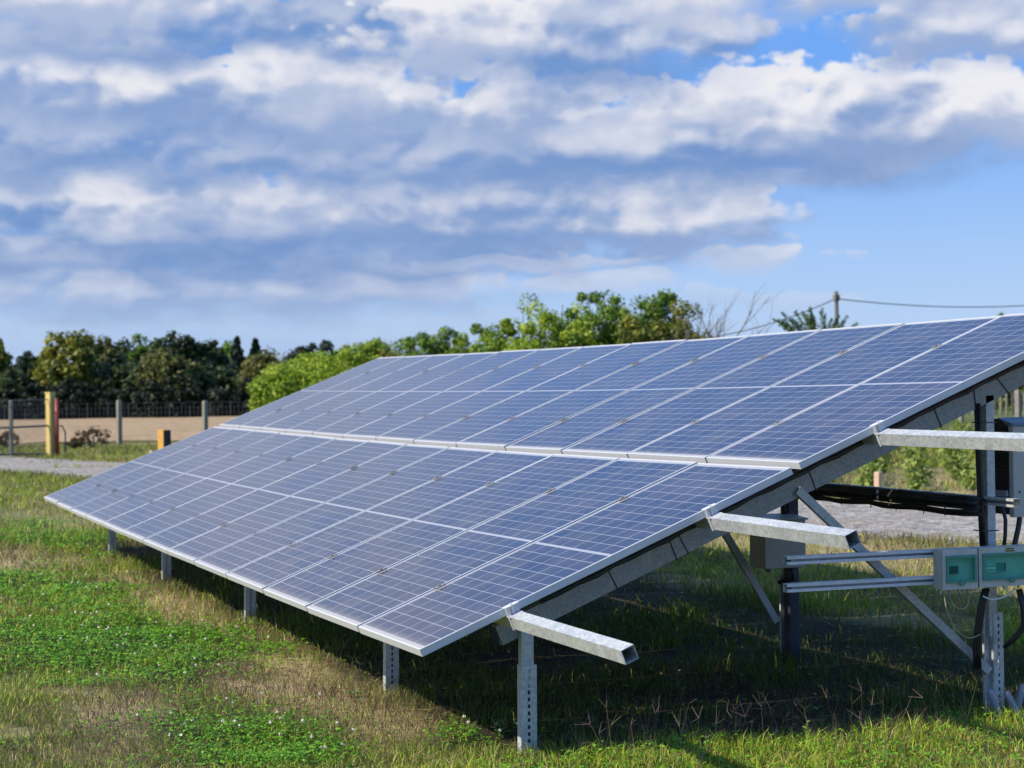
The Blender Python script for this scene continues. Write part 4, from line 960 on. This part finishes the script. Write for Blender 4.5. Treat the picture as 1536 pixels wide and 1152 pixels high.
sx_, sy_, sr = wedge(9000, 7.8, 15); se = np.exp(-((sx_ - .10 - .1 * vnoise(sx_, sy_, .4, 55)) / .13) ** 2) * sstep(.5, .8, sy_) * (1 - sstep(3.4, 4, sy_)); s2 = ell(sx_, sy_, -1.8, .2, 1.0, .35, ns=56)
ok = RNG.uniform(0, 1, len(sx_)) < .55 * se + .15 * s2; sx_, sy_ = sx_[ok], sy_[ok]
SV, SF, SCc = [], [], []
for X, Y in zip(sx_, sy_):                                             # stem plus spikes
    z = float(hground(np.array(X), np.array(Y))); H = RNG.uniform(.07, .22); ln = RNG.normal(size=2) * .22; c0 = np.array([.17, .12, .10]) * RNG.uniform(.7, 1.5) if RNG.uniform() < .82 else np.array([.28, .24, .14]) * RNG.uniform(.7, 1.2)
    segs = [((X, Y, z), (X + ln[0] * H, Y + ln[1] * H, z + H))]
    for k in range(RNG.integers(2, 5)):
        d = RNG.normal(size=3) * .6 + np.array([ln[0], ln[1], .8]); d /= np.linalg.norm(d); L = RNG.uniform(.04, .09); a = np.array(segs[0][1]); segs.append((tuple(a), tuple(a + d * L)))
    for (a, b) in segs:
        a, b = np.array(a), np.array(b); sdir = np.cross(b - a, FWD + RNG.normal(size=3) * .3); sdir = sdir / (np.linalg.norm(sdir) + 1e-9) * .0010; i = len(SV)
        SV += [a - sdir, a + sdir, b + sdir * .5, b - sdir * .5]; SF += [(i, i + 1, i + 2), (i, i + 2, i + 3)]; SCc += [c0] * 4
if SV:
    tr = np.concatenate([tr, np.array(SF) + len(co)]); co = np.concatenate([co, np.array(SV)]); cc = np.concatenate([cc, np.array(SCc)])
setlab(np_mesh('dry_grass', co, tr, M_DRY, cc), 'brown and purplish dry wiry grass stalks with thin seed heads', 'dry grass', kind='stuff')
# clover with white flower heads
x, y, r = wedge(190000, 7.8, 26); cl = clover_mask(x, y) * (1 - under_mask(x, y)); ok = (RNG.uniform(0, 1, len(x)) < cl * .9 + .012) & keep(x, y); x, y, r, cl = x[ok], y[ok], r[ok], cl[ok]
n = len(x); hz = RNG.uniform(.015, .065, n) * (1 + .35 * vnoise(x, y, .3, 61)); z = hground(x, y) + hz; sz = RNG.uniform(.0045, .0095, n) * np.clip(r / 10, 1, 1.8); ph = RNG.uniform(0, 6.28, n)
CT, NO = [], []
for k in range(3):
    a = ph + k * 2.094; CT.append(np.stack([x + np.cos(a) * sz * 1.05, y + np.sin(a) * sz * 1.05, z + RNG.normal(size=n) * .002], 1)); NO.append(np.stack([np.cos(a) * .35, np.sin(a) * .35, np.ones(n)], 1) + RNG.normal(size=(n, 3)) * .28)
CT, NO = np.concatenate(CT), np.concatenate(NO); NO /= np.linalg.norm(NO, axis=1)[:, None]; c1 = lerpc((.035, .15, .008), (.20, .42, .022), RNG.uniform(0, 1, n)); 
co, col = leaf_quads(CT, NO, np.tile(sz, 3), np.tile(c1, (3, 1)), .95); q = np.arange(len(co)).reshape(-1, 4); mi = np.zeros(len(q), int)
xf, yf, rf = wedge(9000, 7.9, 22); cf = clover_mask(xf, yf) * (xf < 0); ok = (RNG.uniform(0, 1, len(xf)) < cf * (.05 + .16 * (vnoise(xf, yf, .5, 62) > .1))); xf, yf, rf = xf[ok], yf[ok], rf[ok]
nf = len(xf); FC = np.stack([xf, yf, hground(xf, yf) + RNG.uniform(.06, .10, nf)], 1)
fd = RNG.normal(size=(nf, 16, 3)); fd /= np.linalg.norm(fd, axis=2)[:, :, None]
fco, fcol = leaf_quads((FC[:, None] + fd * .007).reshape(-1, 3), fd.reshape(-1, 3), np.full(nf * 16, .0045) * np.repeat(np.clip(rf / 11, 1, 1.5), 16), np.tile(np.array([.72, .68, .55]), (nf * 16, 1)), .8)
fq = np.arange(len(fco)).reshape(-1, 4) + len(co)
setlab(np_mesh('clover_patch', np.concatenate([co, fco]), None, [M_LEAF, M_FLOWER], np.concatenate([col, fcol]), quads=np.concatenate([q, fq]), mi=np.concatenate([mi, np.ones(len(fq), int)])), 'lush clover patches with small white flower heads', 'clover', kind='stuff')
# verge grass along the road and fence, taller and rougher
x, y, r = wedge(160000, 16, 75); rd = road_dist(x, y); vg = np.exp(-((rd - .5) / .6) ** 2) * (rd > -.05) + .45 * ((r > 52) & (r < 62) & (rd > .2)); ok = (RNG.uniform(0, 1, len(x)) < vg) & (r < 63); x, y, r = x[ok], y[ok], r[ok]
n = len(x); h = RNG.uniform(.05, .17, n) * (1 + .4 * vnoise(x, y, 1.2, 71)); w = RNG.uniform(.003, .006, n) * np.clip(r / 10, 1, 5); d = RNG.uniform(0, 1, n) + .35 * vnoise(x, y, 1.5, 72)
col = lerpc((.12, .17, .03), (.27, .25, .07), RNG.uniform(0, 1, n)); dd = d > .5; col[dd] = lerpc((.24, .19, .10), (.17, .11, .075), RNG.uniform(0, 1, dd.sum())); col *= RNG.uniform(.7, 1.25, n)[:, None]
co, tr, cc = blades(x, y, h, w, col, .5, .6); setlab(np_mesh('verge_grass', co, tr, M_GRASS, cc), 'rough green and straw coloured verge grass beside the gravel road', 'grass', kind='stuff')

# flat straw litter and dead leaves on the soil
x, y, r = wedge(16000, 7.8, 22); un = under_mask(x, y); dr = dry_mask(x, y); ok = RNG.uniform(0, 1, len(x)) < .5 * un + .5 * dr + .03; x, y, r = x[ok], y[ok], r[ok]; n = len(x)
nr_ = np.stack([RNG.normal(size=n) * .25, RNG.normal(size=n) * .25, np.ones(n)], 1); nr_ /= np.linalg.norm(nr_, axis=1)[:, None]
col = lerpc((.34, .27, .16), (.14, .095, .06), RNG.uniform(0, 1, n)); thin = RNG.uniform(0, 1, n) < .75
co, cc = leaf_quads(np.stack([x, y, hground(x, y) + .012 + RNG.uniform(0, .012, n)], 1), nr_, np.where(thin, RNG.uniform(.025, .07, n), RNG.uniform(.010, .022, n)), col, np.where(thin, .07, .6)[:, None])
setlab(np_mesh('straw_litter', co, None, M_DRY, cc, quads=np.arange(len(co)).reshape(-1, 4)), 'loose straw and dead leaves lying on the soil under the array', 'litter', kind='stuff')
# ------------------------------------------------------------------ single weeds one can point at
def weed(p, h, n, leaf, label, c1, c2, upright=True):
    z = float(hground(np.array(p[0]), np.array(p[1]))); o = empty('weed_plant', (p[0], p[1], z), label, 'weed', 'single weeds in the grass'); mb = MB(); lv = []; lc = []
    lf = MB()
    for k in range(n):
        t = (k + 1) / n; a = k * 2.4; zz = h * (t if upright else .25 + .3 * t); L = leaf * (1.15 - .5 * t if upright else 1); b = Vector((0, 0, zz * .85)); d = Vector((math.cos(a), math.sin(a), .45 if upright else .25)).normalized(); s = d.cross(Vector((0, 0, 1))).normalized() * L * .30
        e = b + d * L; m_ = b + d * L * .5 + Vector((0, 0, L * .06)); lf.add([b, m_ - s, e - Vector((0, 0, L * .12)), m_ + s, m_ - Vector((0, 0, L * .03))], [(0, 1, 4), (1, 2, 4), (2, 3, 4), (3, 0, 4)])
    me = lf.build('leaves', M_LEAF, o); at = me.data.color_attributes.new('col', 'FLOAT_COLOR', 'POINT')
    for i in range(len(me.data.vertices)): t = random.random(); at.data[i].color = tuple(c1[j] * (1 - t) + c2[j] * t for j in range(3)) + (1,)
    mb.tube([(0, 0, -.01), (.004, .003, h * .5), (0, 0, h)], [.003, .0025, .0015], 5); mb.build('stem', M_GRASSSTEM, o)
M_GRASSSTEM = mat('green_stem', (.10, .15, .04), .7)[0]
weed((.14, 1.86), .12, 7, .045, 'bright yellow-green broadleaf weed at the shade edge below the slotted rails', (.20, .34, .04), (.30, .42, .06))
weed((-2.05, -.74), .22, 12, .05, 'tall pale green weed in the dry grass at the lower left', (.16, .22, .05), (.26, .30, .08))
weed((-2.12, .30), .05, 9, .07, 'flat pale green rosette weed in front of the post near the array corner', (.14, .24, .06), (.22, .32, .10), False)
weed((-.62, .60), .10, 16, .05, 'dense leafy green weed left of the nearest front post', (.06, .16, .02), (.12, .24, .03))
weed((-1.35, 1.9), .16, 5, .05, 'slim weed standing in the shade under the array', (.10, .15, .04), (.18, .22, .07))
